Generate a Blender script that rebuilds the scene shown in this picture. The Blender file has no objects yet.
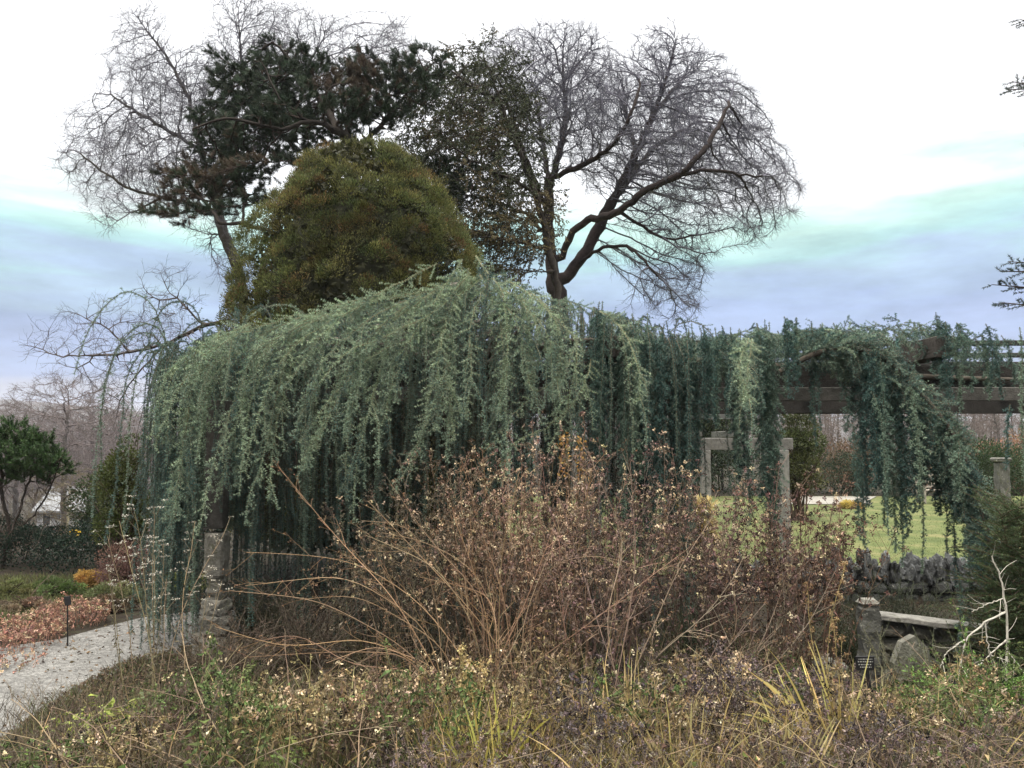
import bpy, bmesh, math
import numpy as np
from mathutils import noise as mnoise, Vector
R = math.radians
rng = np.random.default_rng(7)
SC = bpy.context.scene
COL = SC.collection

# ------------------------------------------------------------------ camera
F = 800.0; CAMZ = 2.1; PITCH = math.atan(56/800)
cam_d = bpy.data.cameras.new('camera'); cam = bpy.data.objects.new('camera', cam_d); COL.objects.link(cam)
cam.location = (0, 0, CAMZ); cam.rotation_euler = (R(90)+PITCH, 0, 0)
cam_d.sensor_width = 36; cam_d.lens = 36*F/1024; cam_d.clip_end = 6000; cam_d.clip_start = 0.05
SC.camera = cam

# ------------------------------------------------------------------ sky
world = bpy.data.worlds.new('World'); SC.world = world; world.use_nodes = True
nt = world.node_tree; nt.nodes.clear()
def nn(t, **k):
    n = nt.nodes.new(t)
    for a, b in k.items(): setattr(n, a, b)
    return n
SUN_EL, SUN_AZ = 58, 200
out = nn('ShaderNodeOutputWorld'); sky = nn('ShaderNodeTexSky', sky_type='NISHITA', sun_disc=False)
sky.sun_elevation = R(SUN_EL); sky.sun_rotation = R(SUN_AZ); sky.dust_density = 2.0
b1 = nn('ShaderNodeBackground'); b1.inputs[1].default_value = 0.12
nt.links.new(sky.outputs[0], b1.inputs[0])
tc = nn('ShaderNodeTexCoord'); sep = nn('ShaderNodeSeparateXYZ'); nt.links.new(tc.outputs['Generated'], sep.inputs[0])
mp = nn('ShaderNodeMapping'); mp.inputs['Scale'].default_value = (1.6, 1.6, 9.0); mp.inputs['Location'].default_value = (3.1, 0.4, 0.2)
nt.links.new(tc.outputs['Generated'], mp.inputs[0])
n1 = nn('ShaderNodeTexNoise'); n1.inputs['Scale'].default_value = 1.7; n1.inputs['Detail'].default_value = 6; n1.inputs['Distortion'].default_value = 0.4
nt.links.new(mp.outputs[0], n1.inputs['Vector'])
m1 = nn('ShaderNodeMath', operation='MULTIPLY_ADD'); m1.inputs[1].default_value = 0.24; m1.inputs[2].default_value = -0.12
nt.links.new(n1.outputs[0], m1.inputs[0])
m2 = nn('ShaderNodeMath', operation='ADD'); nt.links.new(sep.outputs[2], m2.inputs[0]); nt.links.new(m1.outputs[0], m2.inputs[1])
cr = nn('ShaderNodeValToRGB'); nt.links.new(m2.outputs[0], cr.inputs[0])
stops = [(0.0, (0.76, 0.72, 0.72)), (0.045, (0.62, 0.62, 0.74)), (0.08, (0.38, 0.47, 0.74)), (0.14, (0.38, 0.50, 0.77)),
         (0.18, (0.46, 0.62, 0.80)), (0.21, (0.50, 0.80, 0.80)), (0.25, (0.66, 0.96, 0.86)), (0.295, (1.1, 1.12, 1.15)), (0.5, (1.5, 1.5, 1.53)), (0.75, (5.0, 4.85, 4.5)), (1.0, (6.4, 6.2, 5.7))]  # overhead stops, out of view, raised to strengthen the top light
el = cr.color_ramp.elements
while len(el) > 1: el.remove(el[-1])
el[0].position = stops[0][0]; el[0].color = (*stops[0][1], 1)
stops = [(p, tuple(q*(.80 if p < .24 else .88) for q in c)) for p, c in stops]
for p, c in stops[1:]:
    e = el.new(p); e.color = (*c, 1)
b2 = nn('ShaderNodeBackground'); b2.inputs[1].default_value = 1.0
# mottled cloud, and unseen sky behind the viewer darkened to cut front fill light
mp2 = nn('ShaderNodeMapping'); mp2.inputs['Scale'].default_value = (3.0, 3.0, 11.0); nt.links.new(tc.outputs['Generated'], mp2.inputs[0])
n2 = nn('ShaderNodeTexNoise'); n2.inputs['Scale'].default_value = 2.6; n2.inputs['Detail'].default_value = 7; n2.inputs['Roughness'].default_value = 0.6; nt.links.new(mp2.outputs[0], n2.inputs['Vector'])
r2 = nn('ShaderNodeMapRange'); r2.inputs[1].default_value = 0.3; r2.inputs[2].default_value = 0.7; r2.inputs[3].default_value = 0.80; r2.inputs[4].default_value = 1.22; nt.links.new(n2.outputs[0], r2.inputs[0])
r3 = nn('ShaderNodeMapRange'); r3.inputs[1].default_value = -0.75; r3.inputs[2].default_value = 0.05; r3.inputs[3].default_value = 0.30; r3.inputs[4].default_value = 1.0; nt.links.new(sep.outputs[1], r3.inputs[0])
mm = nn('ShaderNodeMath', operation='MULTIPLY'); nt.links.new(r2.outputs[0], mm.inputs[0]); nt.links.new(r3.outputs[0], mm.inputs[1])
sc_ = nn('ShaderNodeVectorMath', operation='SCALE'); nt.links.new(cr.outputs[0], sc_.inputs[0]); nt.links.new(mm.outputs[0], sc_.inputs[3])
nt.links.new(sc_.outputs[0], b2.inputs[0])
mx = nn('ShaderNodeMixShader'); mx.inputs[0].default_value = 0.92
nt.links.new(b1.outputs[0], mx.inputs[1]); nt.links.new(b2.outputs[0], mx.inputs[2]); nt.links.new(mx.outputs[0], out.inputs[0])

sun_d = bpy.data.lights.new('sun', 'SUN'); sun_d.energy = 1.5; sun_d.angle = R(14); sun_d.color = (1.0, 0.92, 0.80)
sun = bpy.data.objects.new('sun', sun_d); COL.objects.link(sun)
# light from behind-left of the viewer, high
az = R(SUN_AZ); e_ = R(SUN_EL)
sd = Vector((math.sin(az)*math.cos(e_), math.cos(az)*math.cos(e_), math.sin(e_)))
sun.rotation_euler = sd.to_track_quat('Z', 'Y').to_euler()
SC.view_settings.view_transform = 'Standard'; SC.view_settings.look = 'None'
SC.view_settings.exposure = 0.4; SC.view_settings.gamma = 1.0; SC.view_settings.use_curve_mapping = False
SC.cycles.max_bounces = 5; SC.cycles.diffuse_bounces = 3; SC.cycles.transmission_bounces = 4; SC.cycles.transparent_max_bounces = 4

# ------------------------------------------------------------------ maths helpers
cp, sp_ = math.cos(PITCH), math.sin(PITCH)
def P(px, py, Y):
    px = np.asarray(px, float); py = np.asarray(py, float); Y = np.asarray(Y, float)
    u = (px-512)/F; v = (384-py)/F
    dy = cp - v*sp_; dz = sp_ + v*cp
    t = Y/dy
    return np.stack(np.broadcast_arrays(u*t, Y, CAMZ+dz*t), -1)
def G(px, py, z=0.0):                      # pixel ray onto a level at height z
    d = P(px, py, 1.0) - np.array([0, 0, CAMZ])
    t = (z-CAMZ)/d[..., 2]
    return d*t[..., None] + np.array([0, 0, CAMZ])
def nrm(a): return a/np.maximum(np.linalg.norm(a, axis=-1, keepdims=True), 1e-9)
def sst(a, b, x):
    t = np.clip((x-a)/(b-a), 0, 1); return t*t*(3-2*t)
def rdir(n):
    return nrm(rng.normal(size=(n, 3)))
def jit(c, n, s=0.15, hue=0.05):
    c = np.asarray(c, float)
    return np.clip(c*(1+rng.normal(size=(n, 1))*s)*(1+rng.normal(size=(n, 3))*hue), 0.002, 1)
def H(x, y):                                # terrain height
    x = np.asarray(x, float); y = np.asarray(y, float)
    mound = 0.5*(1-sst(3.0, 8.0, y))*sst(-3.4, -1.6, x)
    dip = -0.35*sst(2.2, 3.4, x)*sst(4.5, 6.5, y)*(1-sst(12.35, 12.6, y))
    slope = np.interp(y, [15.5, 18, 25, 40, 80, 140, 400], [0, -0.35, -1.9, -3.7, -7.4, -9.0, -9.0])
    slope = slope*sst(-3.0, -6.0, x)*sst(-0.05, -0.30, x/np.maximum(y, 1))
    near = (np.sin(x*1.7+1)*np.cos(y*1.3)*0.03 + np.sin(x*0.7-2)*np.sin(y*0.61)*0.05)*sst(-4, -1, x)*(1-sst(9, 12, y))
    return mound+dip+slope+near

class MB:
    def __init__(s): s.V = []; s.T = []; s.Q = []; s.C = []; s.n = 0
    def add(s, v, f, c):
        v = np.asarray(v, float).reshape(-1, 3); f = np.asarray(f, np.int64)
        c = np.asarray(c, float)
        if c.ndim == 1: c = np.broadcast_to(c, (len(v), 3))
        s.V.append(v); s.C.append(c)
        (s.T if f.shape[1] == 3 else s.Q).append(f+s.n); s.n += len(v)
    def build(s, name, mat, parent=None, smooth=False, origin=(0, 0, 0)):
        me = bpy.data.meshes.new(name)
        V = np.concatenate(s.V) - np.asarray(origin, float); C = np.concatenate(s.C)
        T = np.concatenate(s.T) if s.T else np.zeros((0, 3), int); Q = np.concatenate(s.Q) if s.Q else np.zeros((0, 4), int)
        me.vertices.add(len(V)); me.vertices.foreach_set('co', V.astype(np.float32).ravel())
        L = np.concatenate([T.ravel(), Q.ravel()]).astype(np.int32)
        tot = np.concatenate([np.full(len(T), 3), np.full(len(Q), 4)]).astype(np.int32)
        st = np.concatenate([[0], np.cumsum(tot)[:-1]]).astype(np.int32)
        me.loops.add(len(L)); me.loops.foreach_set('vertex_index', L)
        me.polygons.add(len(tot)); me.polygons.foreach_set('loop_start', st)
        try: me.polygons.foreach_set('loop_total', tot)
        except Exception: pass
        me.polygons.foreach_set('use_smooth', np.full(len(tot), bool(smooth)))
        me.update(calc_edges=True)
        a = me.color_attributes.new('col', 'FLOAT_COLOR', 'POINT')
        a.data.foreach_set('color', np.concatenate([C, np.ones((len(C), 1))], 1).astype(np.float32).ravel())
        me.materials.append(mat)
        o = bpy.data.objects.new(name, me); COL.objects.link(o)
        if parent is not None: o.parent = parent
        o.location = (0, 0, 0) if parent is not None else tuple(origin)
        return o

def frame(D):
    D = nrm(D); up = np.where(np.abs(D[..., 2:3]) > 0.9, np.array([1., 0, 0]), np.array([0, 0, 1.]))
    a = nrm(np.cross(D, up)); b = np.cross(D, a); return a, b
def segs(mb, p0, p1, r0, r1, col, sides=3):
    n = len(p0)
    if n == 0: return
    a, b = frame(p1-p0)
    th = np.arange(sides)*2*math.pi/sides
    ring = np.cos(th)[None, :, None]*a[:, None] + np.sin(th)[None, :, None]*b[:, None]
    r0 = np.broadcast_to(r0, (n,)); r1 = np.broadcast_to(r1, (n,))
    v = np.concatenate([p0[:, None]+ring*r0[:, None, None], p1[:, None]+ring*r1[:, None, None]], 1)
    k = np.arange(sides); kn = (k+1) % sides
    f = np.stack([k, kn, kn+sides, k+sides], 1)[None]+(np.arange(n)*2*sides)[:, None, None]
    c = np.asarray(col, float)
    if c.ndim == 2: c = np.repeat(c, 2*sides, 0)
    mb.add(v, f.reshape(-1, 4), c)
def tube(mb, pts, rad, sides, col, lump=0.0):
    pts = np.asarray(pts, float); n = len(pts)
    if n < 2: return
    d = np.gradient(pts, axis=0); a, b = frame(d)
    for i in range(1, n):                     # keep frames from flipping
        t = a[i-1]-d[i]*np.dot(a[i-1], d[i])/max(np.dot(d[i], d[i]), 1e-9)
        a[i] = t/max(np.linalg.norm(t), 1e-9); dn = d[i]/max(np.linalg.norm(d[i]), 1e-9); b[i] = np.cross(dn, a[i])
    th = np.arange(sides)*2*math.pi/sides
    rad = np.broadcast_to(rad, (n,))
    rr = rad[:, None]*(1+lump*rng.normal(size=(n, sides)))
    v = pts[:, None]+(np.cos(th)[None, :, None]*a[:, None]+np.sin(th)[None, :, None]*b[:, None])*rr[..., None]
    k = np.arange(sides); kn = (k+1) % sides
    f = (np.stack([k, kn, kn+sides, k+sides], 1)[None]+(np.arange(n-1)*sides)[:, None, None]).reshape(-1, 4)
    mb.add(v, f, col)
    v0 = np.concatenate([v[-1], pts[-1:]]); mb.add(v0, np.stack([k, kn, np.full(sides, sides)], 1), col)
def leaves(mb, p, d, L, W, col, nr=None, cup=0.15):
    n = len(p)
    if n == 0: return
    d = nrm(d)
    if nr is None: nr = rdir(n)
    s = nrm(np.cross(d, nr)); u = np.cross(s, d)
    L = np.broadcast_to(L, (n,))[:, None]; W = np.broadcast_to(W, (n,))[:, None]
    m = p+d*L*0.45+u*L*cup
    v = np.stack([p, m+s*W*0.5, p+d*L, m-s*W*0.5], 1)
    f = np.array([[0, 1, 2, 3]])+(np.arange(n)*4)[:, None]
    c = np.asarray(col, float)
    if c.ndim == 2: c = np.repeat(c, 4, 0)
    mb.add(v, f, c)
def needles(mb, p, ax, k, L, W, col, fwd=0.5):
    n = len(p)
    if n == 0: return
    p = np.repeat(p, k, 0); ax = np.repeat(nrm(ax), k, 0)
    r = rdir(n*k); r = nrm(r-ax*np.sum(r*ax, 1, keepdims=True)*0.8+ax*fwd)
    L = np.broadcast_to(L, (n,)); L = np.repeat(L, k)[:, None]*rng.uniform(.7, 1.15, (n*k, 1))
    s = nrm(np.cross(r, rdir(n*k)))
    v = np.stack([p+s*W*0.5, p-s*W*0.5, p+r*L], 1)
    f = np.array([[0, 1, 2]])+(np.arange(n*k)*3)[:, None]
    c = np.asarray(col, float)
    if c.ndim == 2: c = np.repeat(np.repeat(c, k, 0), 3, 0)
    mb.add(v, f, c)
def droop(p0, d0, L, S, g, ns=0.08, pull=None):
    """curves that bend towards the pull direction: (n,S+1,3)"""
    p = p0.copy(); d = nrm(d0); st = (L/S)[:, None]; out_ = [p.copy()]
    pull = np.array([0, 0, -1.]) if pull is None else pull
    g = np.broadcast_to(g, (len(p0),))[:, None]
    for i in range(S):
        d = nrm(d+pull*g*(st/0.1)+rng.normal(size=d.shape)*ns); p = p+d*st; out_.append(p.copy())
    return np.stack(out_, 1)
def chain_segs(mb, pts, r0, r1, col, sides=3):
    n, S = pts.shape[:2]; S -= 1
    t = np.linspace(0, 1, S+1)
    r0 = np.broadcast_to(r0, (n,))[:, None]; r1 = np.broadcast_to(r1, (n,))[:, None]
    rr = r0*(1-t)+r1*t
    c = np.asarray(col, float)
    if c.ndim == 2: c = np.repeat(c, S, 0)
    segs(mb, pts[:, :-1].reshape(-1, 3), pts[:, 1:].reshape(-1, 3), rr[:, :-1].ravel(), rr[:, 1:].ravel(), c, sides)
def along(pts, sp, jitter=True):
    """points spaced sp along every curve: positions, tangents, curve index, t"""
    n, S1 = pts.shape[:2]
    seg = pts[:, 1:]-pts[:, :-1]; ln = np.linalg.norm(seg, axis=2); tot = ln.sum(1)
    k = np.maximum((tot/sp).astype(int), 1); idx = np.repeat(np.arange(n), k)
    off = np.concatenate([[0], np.cumsum(k)[:-1]]); j = np.arange(len(idx))-off[idx]
    t = (j+(rng.random(len(idx)) if jitter else 0.5))/k[idx]
    x = t*(S1-1); i = np.minimum(x.astype(int), S1-2); fr = (x-i)[:, None]
    pos = pts[idx, i]*(1-fr)+pts[idx, i+1]*fr
    return pos, nrm(seg[idx, i]), idx, t

_ico = None
def rock(mb, c, size, col, rot=0.0, rough=0.16, sub=2, seed=None, boxy=0.0):
    bm = bmesh.new(); bmesh.ops.create_icosphere(bm, subdivisions=sub, radius=1.0)
    bm.verts.ensure_lookup_table()
    v = np.array([x.co[:] for x in bm.verts]); f = np.array([[q.index for q in a.verts] for a in bm.faces]); bm.free()
    if boxy:
        m = np.max(np.abs(v), 1, keepdims=True); v = v*(1-boxy)+(v/m)*boxy*0.8
    o = rng.uniform(0, 99, 3) if seed is None else np.array([seed*1.7, seed*0.9, 3.])
    nz = np.array([mnoise.noise(Vector(q*1.3+o)) for q in v])[:, None]+0.5*np.array([mnoise.noise(Vector(q*3.1+o)) for q in v])[:, None]
    v = v*(1+nz*rough*1.6)*np.asarray(size)*0.5
    ca, sa = math.cos(rot), math.sin(rot)
    v = np.stack([v[:, 0]*ca-v[:, 1]*sa, v[:, 0]*sa+v[:, 1]*ca, v[:, 2]], 1)+np.asarray(c)
    mb.add(v, f, np.asarray(col)*(1+rng.normal()*0.12))
def beam(mb, p0, p1, w, h, col, bev=0.008, cuts=8, wob=0.003):
    """squared timber or stone from p0 to p1 (centre line), w wide, h high"""
    p0 = np.asarray(p0, float); p1 = np.asarray(p1, float); L = np.linalg.norm(p1-p0); d = (p1-p0)/L
    up = np.array([0, 0, 1.]) if abs(d[2]) < .9 else np.array([0, 1., 0])
    s = np.cross(d, up); s /= np.linalg.norm(s); u = np.cross(s, d)
    b = bev; a = w/2; c = h/2
    prof = np.array([(-a+b, -c), (a-b, -c), (a, -c+b), (a, c-b), (a-b, c), (-a+b, c), (-a, c-b), (-a, -c+b)])
    ts = np.concatenate([[0, b/L], np.linspace(b/L, 1-b/L, cuts)[1:-1], [1-b/L, 1]])
    rings = []
    for i, t in enumerate(ts):
        k = 1-b/max(w, h)*1.6 if i in (0, len(ts)-1) else 1
        q = prof*k+rng.normal(size=prof.shape)*wob
        rings.append(p0+d*L*t+q[:, :1]*s+q[:, 1:]*u)
    v = np.array(rings); n = len(ts); k = np.arange(8); kn = (k+1) % 8
    f = (np.stack([k, k+8, kn+8, kn], 1)[None]+(np.arange(n-1)*8)[:, None, None]).reshape(-1, 4)
    mb.add(v, f, col)
    for r_, fl in ((v[0], 1), (v[-1], 0)):
        vv = np.concatenate([r_, r_.mean(0, keepdims=True)])
        ff = np.stack([k, kn, np.full(8, 8)], 1)
        mb.add(vv, ff if fl else ff[:, ::-1], col)

# ------------------------------------------------------------------ scene helpers
def tag(o, label=None, cat=None, group=None, kind=None):
    if label: o['label'] = label
    if cat: o['category'] = cat
    if group: o['group'] = group
    if kind: o['kind'] = kind
    return o
def thing(name, label, cat, loc=(0, 0, 0), group=None):
    o = bpy.data.objects.new(name, None); COL.objects.link(o); o.location = tuple(float(a) for a in loc); o.empty_display_size = 0.2
    return tag(o, label, cat, group)
def part(mb, name, mat, root, smooth=False):
    o = mb.build(name, mat, root, smooth, origin=tuple(root.location)); return o

# ------------------------------------------------------------------ materials
def mat_attr(name, rough=0.6, trans=0.0, nscale=0, namp=0.3, bump=0.0, bscale=30, spec=0.3, tint=(1, 1, 1)):
    m = bpy.data.materials.new(name); m.use_nodes = True; t = m.node_tree; ns = t.nodes; ns.clear()
    o = ns.new('ShaderNodeOutputMaterial'); p = ns.new('ShaderNodeBsdfPrincipled'); a = ns.new('ShaderNodeAttribute'); a.attribute_name = 'col'
    p.inputs['Roughness'].default_value = rough; p.inputs['Specular IOR Level'].default_value = spec
    c = a.outputs['Color']
    co = ns.new('ShaderNodeTexCoord')
    if nscale:
        n = ns.new('ShaderNodeTexNoise'); n.inputs['Scale'].default_value = nscale; n.inputs['Detail'].default_value = 6; n.inputs['Roughness'].default_value = 0.65
        t.links.new(co.outputs['Object'], n.inputs['Vector'])
        mr = ns.new('ShaderNodeMapRange'); mr.inputs[1].default_value = 0.3; mr.inputs[2].default_value = 0.7; mr.inputs[3].default_value = 1-namp; mr.inputs[4].default_value = 1+namp
        t.links.new(n.outputs[0], mr.inputs[0])
        v = ns.new('ShaderNodeVectorMath'); v.operation = 'SCALE'; t.links.new(c, v.inputs[0]); t.links.new(mr.outputs[0], v.inputs[3]); c = v.outputs[0]
    t.links.new(c, p.inputs['Base Color'])
    if bump:
        n = ns.new('ShaderNodeTexNoise'); n.inputs['Scale'].default_value = bscale; n.inputs['Detail'].default_value = 8
        t.links.new(co.outputs['Object'], n.inputs['Vector'])
        b = ns.new('ShaderNodeBump'); b.inputs['Strength'].default_value = bump; b.inputs['Distance'].default_value = 0.02
        t.links.new(n.outputs[0], b.inputs['Height']); t.links.new(b.outputs[0], p.inputs['Normal'])
    if trans:
        tr = ns.new('ShaderNodeBsdfTranslucent'); t.links.new(c, tr.inputs[0]); mxx = ns.new('ShaderNodeMixShader'); mxx.inputs[0].default_value = trans
        t.links.new(p.outputs[0], mxx.inputs[1]); t.links.new(tr.outputs[0], mxx.inputs[2]); t.links.new(mxx.outputs[0], o.inputs[0])
    else: t.links.new(p.outputs[0], o.inputs[0])
    return m
M_NEEDLE = mat_attr('needle_foliage', 0.6, 0.0, spec=0.25)
M_LEAF = mat_attr('leaf', 0.6, 0.25, spec=0.25)
M_DRY = mat_attr('dry_leaf', 0.8, 0.15, spec=0.15)
M_STEM = mat_attr('dry_stem', 0.7, spec=0.2)
M_TWIG = mat_attr('bare_twig', 0.85, spec=0.1)
M_BARK = mat_attr('bark', 0.9, nscale=6, namp=0.45, bump=0.6, bscale=22, spec=0.15)
M_STONE = mat_attr('stone', 0.9, nscale=9, namp=0.4, bump=0.7, bscale=40, spec=0.2)
def lichen(m):
    t = m.node_tree; ns = t.nodes; p = [x for x in ns if x.type == 'BSDF_PRINCIPLED'][0]; src = p.inputs['Base Color'].links[0].from_socket
    co = ns.new('ShaderNodeTexCoord')
    for sc, lo, hi, c in ((5.0, .56, .66, (.10, .105, .05)), (17.0, .60, .66, (.42, .42, .36)), (3.0, .58, .75, (.05, .05, .045))):
        n = ns.new('ShaderNodeTexNoise'); n.inputs['Scale'].default_value = sc; n.inputs['Detail'].default_value = 8; n.inputs['Roughness'].default_value = .7; t.links.new(co.outputs['Object'], n.inputs['Vector'])
        r = ns.new('ShaderNodeMapRange'); r.inputs[1].default_value = lo; r.inputs[2].default_value = hi; r.inputs[4].default_value = .75; t.links.new(n.outputs[0], r.inputs[0])
        x = ns.new('ShaderNodeMix'); x.data_type = 'RGBA'; x.inputs[7].default_value = (*c, 1); t.links.new(r.outputs[0], x.inputs[0]); t.links.new(src, x.inputs[6]); src = x.outputs[2]
    t.links.new(src, p.inputs['Base Color'])
lichen(M_STONE)
M_WOOD = mat_attr('weathered_wood', 0.85, nscale=14, namp=0.35, bump=0.4, bscale=60, spec=0.15)
M_PAINT = mat_attr('paint', 0.5, nscale=3, namp=0.08, spec=0.4)

def mat_ground(name, stops, scale, detail=8, bump=0.6, bd=0.03, rough=0.95, speck=None, vor=0):
    m = bpy.data.materials.new(name); m.use_nodes = True; t = m.node_tree; ns = t.nodes; ns.clear()
    o = ns.new('ShaderNodeOutputMaterial'); p = ns.new('ShaderNodeBsdfPrincipled'); p.inputs['Roughness'].default_value = rough; p.inputs['Specular IOR Level'].default_value = 0.15
    co = ns.new('ShaderNodeTexCoord'); n = ns.new('ShaderNodeTexNoise'); n.inputs['Scale'].default_value = scale; n.inputs['Detail'].default_value = detail; n.inputs['Roughness'].default_value = 0.7
    t.links.new(co.outputs['Object'], n.inputs['Vector'])
    r = ns.new('ShaderNodeValToRGB'); t.links.new(n.outputs[0], r.inputs[0]); el = r.color_ramp.elements
    el[0].position = stops[0][0]; el[0].color = (*stops[0][1], 1); el[1].position = stops[-1][0]; el[1].color = (*stops[-1][1], 1)
    for q, c in stops[1:-1]:
        e = el.new(q); e.color = (*c, 1)
    c = r.outputs[0]; hgt = n.outputs[0]
    if vor:
        v = ns.new('ShaderNodeTexVoronoi'); v.inputs['Scale'].default_value = vor; t.links.new(co.outputs['Object'], v.inputs['Vector'])
        mr = ns.new('ShaderNodeSeparateColor'); t.links.new(v.outputs['Color'], mr.inputs[0])
        m2 = ns.new('ShaderNodeMapRange'); m2.inputs[3].default_value = 0.6; m2.inputs[4].default_value = 1.3; t.links.new(mr.outputs[0], m2.inputs[0])
        sc = ns.new('ShaderNodeVectorMath'); sc.operation = 'SCALE'; t.links.new(c, sc.inputs[0]); t.links.new(m2.outputs[0], sc.inputs[3]); c = sc.outputs[0]
        hgt = v.outputs['Distance']
    t.links.new(c, p.inputs['Base Color'])
    b = ns.new('ShaderNodeBump'); b.inputs['Strength'].default_value = bump; b.inputs['Distance'].default_value = bd
    t.links.new(hgt, b.inputs['Height']); t.links.new(b.outputs[0], p.inputs['Normal']); t.links.new(p.outputs[0], o.inputs[0])
    return m
M_SOIL = mat_ground('soil_litter', [(0.3, (0.012, 0.010, 0.008)), (0.5, (0.035, 0.027, 0.02)), (0.6, (0.035, 0.036, 0.02)), (0.75, (0.07, 0.052, 0.035))], 5)
M_GRAVEL = mat_ground('gravel', [(0.3, (0.15, 0.145, 0.14)), (0.55, (0.235, 0.23, 0.22)), (0.75, (0.31, 0.30, 0.29))], 2.0, bump=0.9, bd=0.02, vor=45)
M_LAWN = mat_ground('lawn', [(0.3, (0.055, 0.075, 0.025)), (0.5, (0.10, 0.12, 0.042)), (0.72, (0.21, 0.185, 0.09))], 1.1, bump=0.8, bd=0.05)
M_DRYLAWN = mat_ground('dry_lawn', [(0.3, (0.22, 0.22, 0.06)), (0.6, (0.36, 0.34, 0.12)), (0.75, (0.42, 0.36, 0.16))], 1.2)
M_ROAD = mat_ground('asphalt', [(0.3, (0.12, 0.12, 0.125)), (0.7, (0.2, 0.2, 0.205))], 4)
M_HILL = mat_ground('wooded_hill', [(0.35, (0.035, 0.032, 0.03)), (0.5, (0.07, 0.055, 0.05)), (0.7, (0.11, 0.085, 0.075))], 0.035, bump=1.0, bd=6)
M_PAVE = mat_ground('paving', [(0.3, (0.20, 0.19, 0.17)), (0.7, (0.34, 0.32, 0.29))], 3)

# ------------------------------------------------------------------ ground sheets
def grid_sheet(name, xs, ys, mat, zoff=0, mask=None, hf=H):
    X, Yg = np.meshgrid(xs, ys, indexing='ij'); Z = hf(X, Yg)+zoff
    v = np.stack([X, Yg, Z], -1).reshape(-1, 3); nx, ny = len(xs), len(ys)
    i, j = np.meshgrid(np.arange(nx-1), np.arange(ny-1), indexing='ij'); a = (i*ny+j).ravel()
    mb = MB(); mb.add(v, np.stack([a, a+ny, a+ny+1, a+1], 1), (.1, .1, .1)); o = mb.build(name, mat, smooth=True); o['kind'] = 'structure'; return o
def sheet_poly(name, L, Rr, mat, zoff=0.01, n=60, m=10):
    """ribbon between two plan polylines that follows the ground"""
    L = np.asarray(L, float); Rr = np.asarray(Rr, float)
    def rs(q):
        s = np.concatenate([[0], np.cumsum(np.linalg.norm(np.diff(q, axis=0), axis=1))]); s /= s[-1]
        t = np.linspace(0, 1, n); return np.stack([np.interp(t, s, q[:, 0]), np.interp(t, s, q[:, 1])], 1)
    a, b = rs(L), rs(Rr); w = np.linspace(0, 1, m)[None, :, None]
    q = a[:, None]*(1-w)+b[:, None]*w; z = H(q[..., 0], q[..., 1])+zoff
    v = np.concatenate([q, z[..., None]], -1).reshape(-1, 3)
    i, j = np.meshgrid(np.arange(n-1), np.arange(m-1), indexing='ij'); k = (i*m+j).ravel()
    mb = MB(); mb.add(v, np.stack([k, k+m, k+m+1, k+1], 1), (.1, .1, .1)); o = mb.build(name, mat, smooth=True); o['kind'] = 'structure'; return o
gx = np.unique(np.concatenate([-np.geomspace(12, 2500, 40), np.linspace(-12, 12, 97), np.geomspace(12, 2500, 30)]))
gy = np.unique(np.concatenate([[-300, -60, -15, -4], np.linspace(0, 16, 65), np.geomspace(16, 3500, 60)]))
ground = grid_sheet('ground', gx, gy, M_SOIL)
# ------------------------------------------------------------------ paths, lawn, road
pl = G(np.array([-160, -40, 60, 100, 140, 175, 215, 245]), np.array([655, 655, 640, 629, 619, 614, 612, 611]))[:, :2]
pr = G(np.array([-160, -40, 20, 60, 98, 140, 205, 245]), np.array([850, 775, 738, 708, 682, 662, 648, 640]))[:, :2]
sheet_poly('gravel_path', pl, pr, M_GRAVEL, 0.012)
lawn_l = np.array([(2.3, 12.6), (1.2, 14), (0.0, 17), (-1.0, 22), (0, 30)]); lawn_r = np.array([(14, 12.6), (18, 15), (22, 19), (24, 24), (24, 30)])
sheet_poly('lawn', lawn_l, lawn_r, M_LAWN, 0.02)
sheet_poly('garden_walk', np.array([(8.8, 26.0), (9.3, 27.5), (10.2, 29.6)]), np.array([(11.6, 26.0), (12.2, 27.6), (13.4, 29.6)]), M_PAVE, 0.04)
sheet_poly('far_lawn', np.array([(-30, 21), (-34, 38)]), np.array([(-8, 21), (-14, 38)]), M_DRYLAWN, 0.03, 40, 20)
sheet_poly('road', np.array([(-60, 40), (-10, 41.5)]), np.array([(-60, 48), (-10, 49)]), M_ROAD, 0.03, 40, 6)

# distant wooded hills: real relief, far off
def hills():
    xs = np.linspace(-1600, 900, 150); ys = np.linspace(420, 1500, 60)
    def hf(x, y):
        r = np.interp(x/y, [-1.2, -0.72, -0.64, -0.58, -0.5, -0.3, 0, 1], [55, 40, 42, 36, 30, 26, 20, 16])
        s = np.sin((np.clip((y-420)/700, 0, 1))*math.pi*0.5)
        z = -9+(r+9)*s*(y/1000)*1.15
        nz = np.sin(x*.021+y*.013)*2.2+np.sin(x*.05-y*.031)*1.2+np.sin(x*.13+y*.07)*0.7
        return z+nz*s
    return grid_sheet('hills', xs, ys, M_HILL, hf=hf)
hills()

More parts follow.
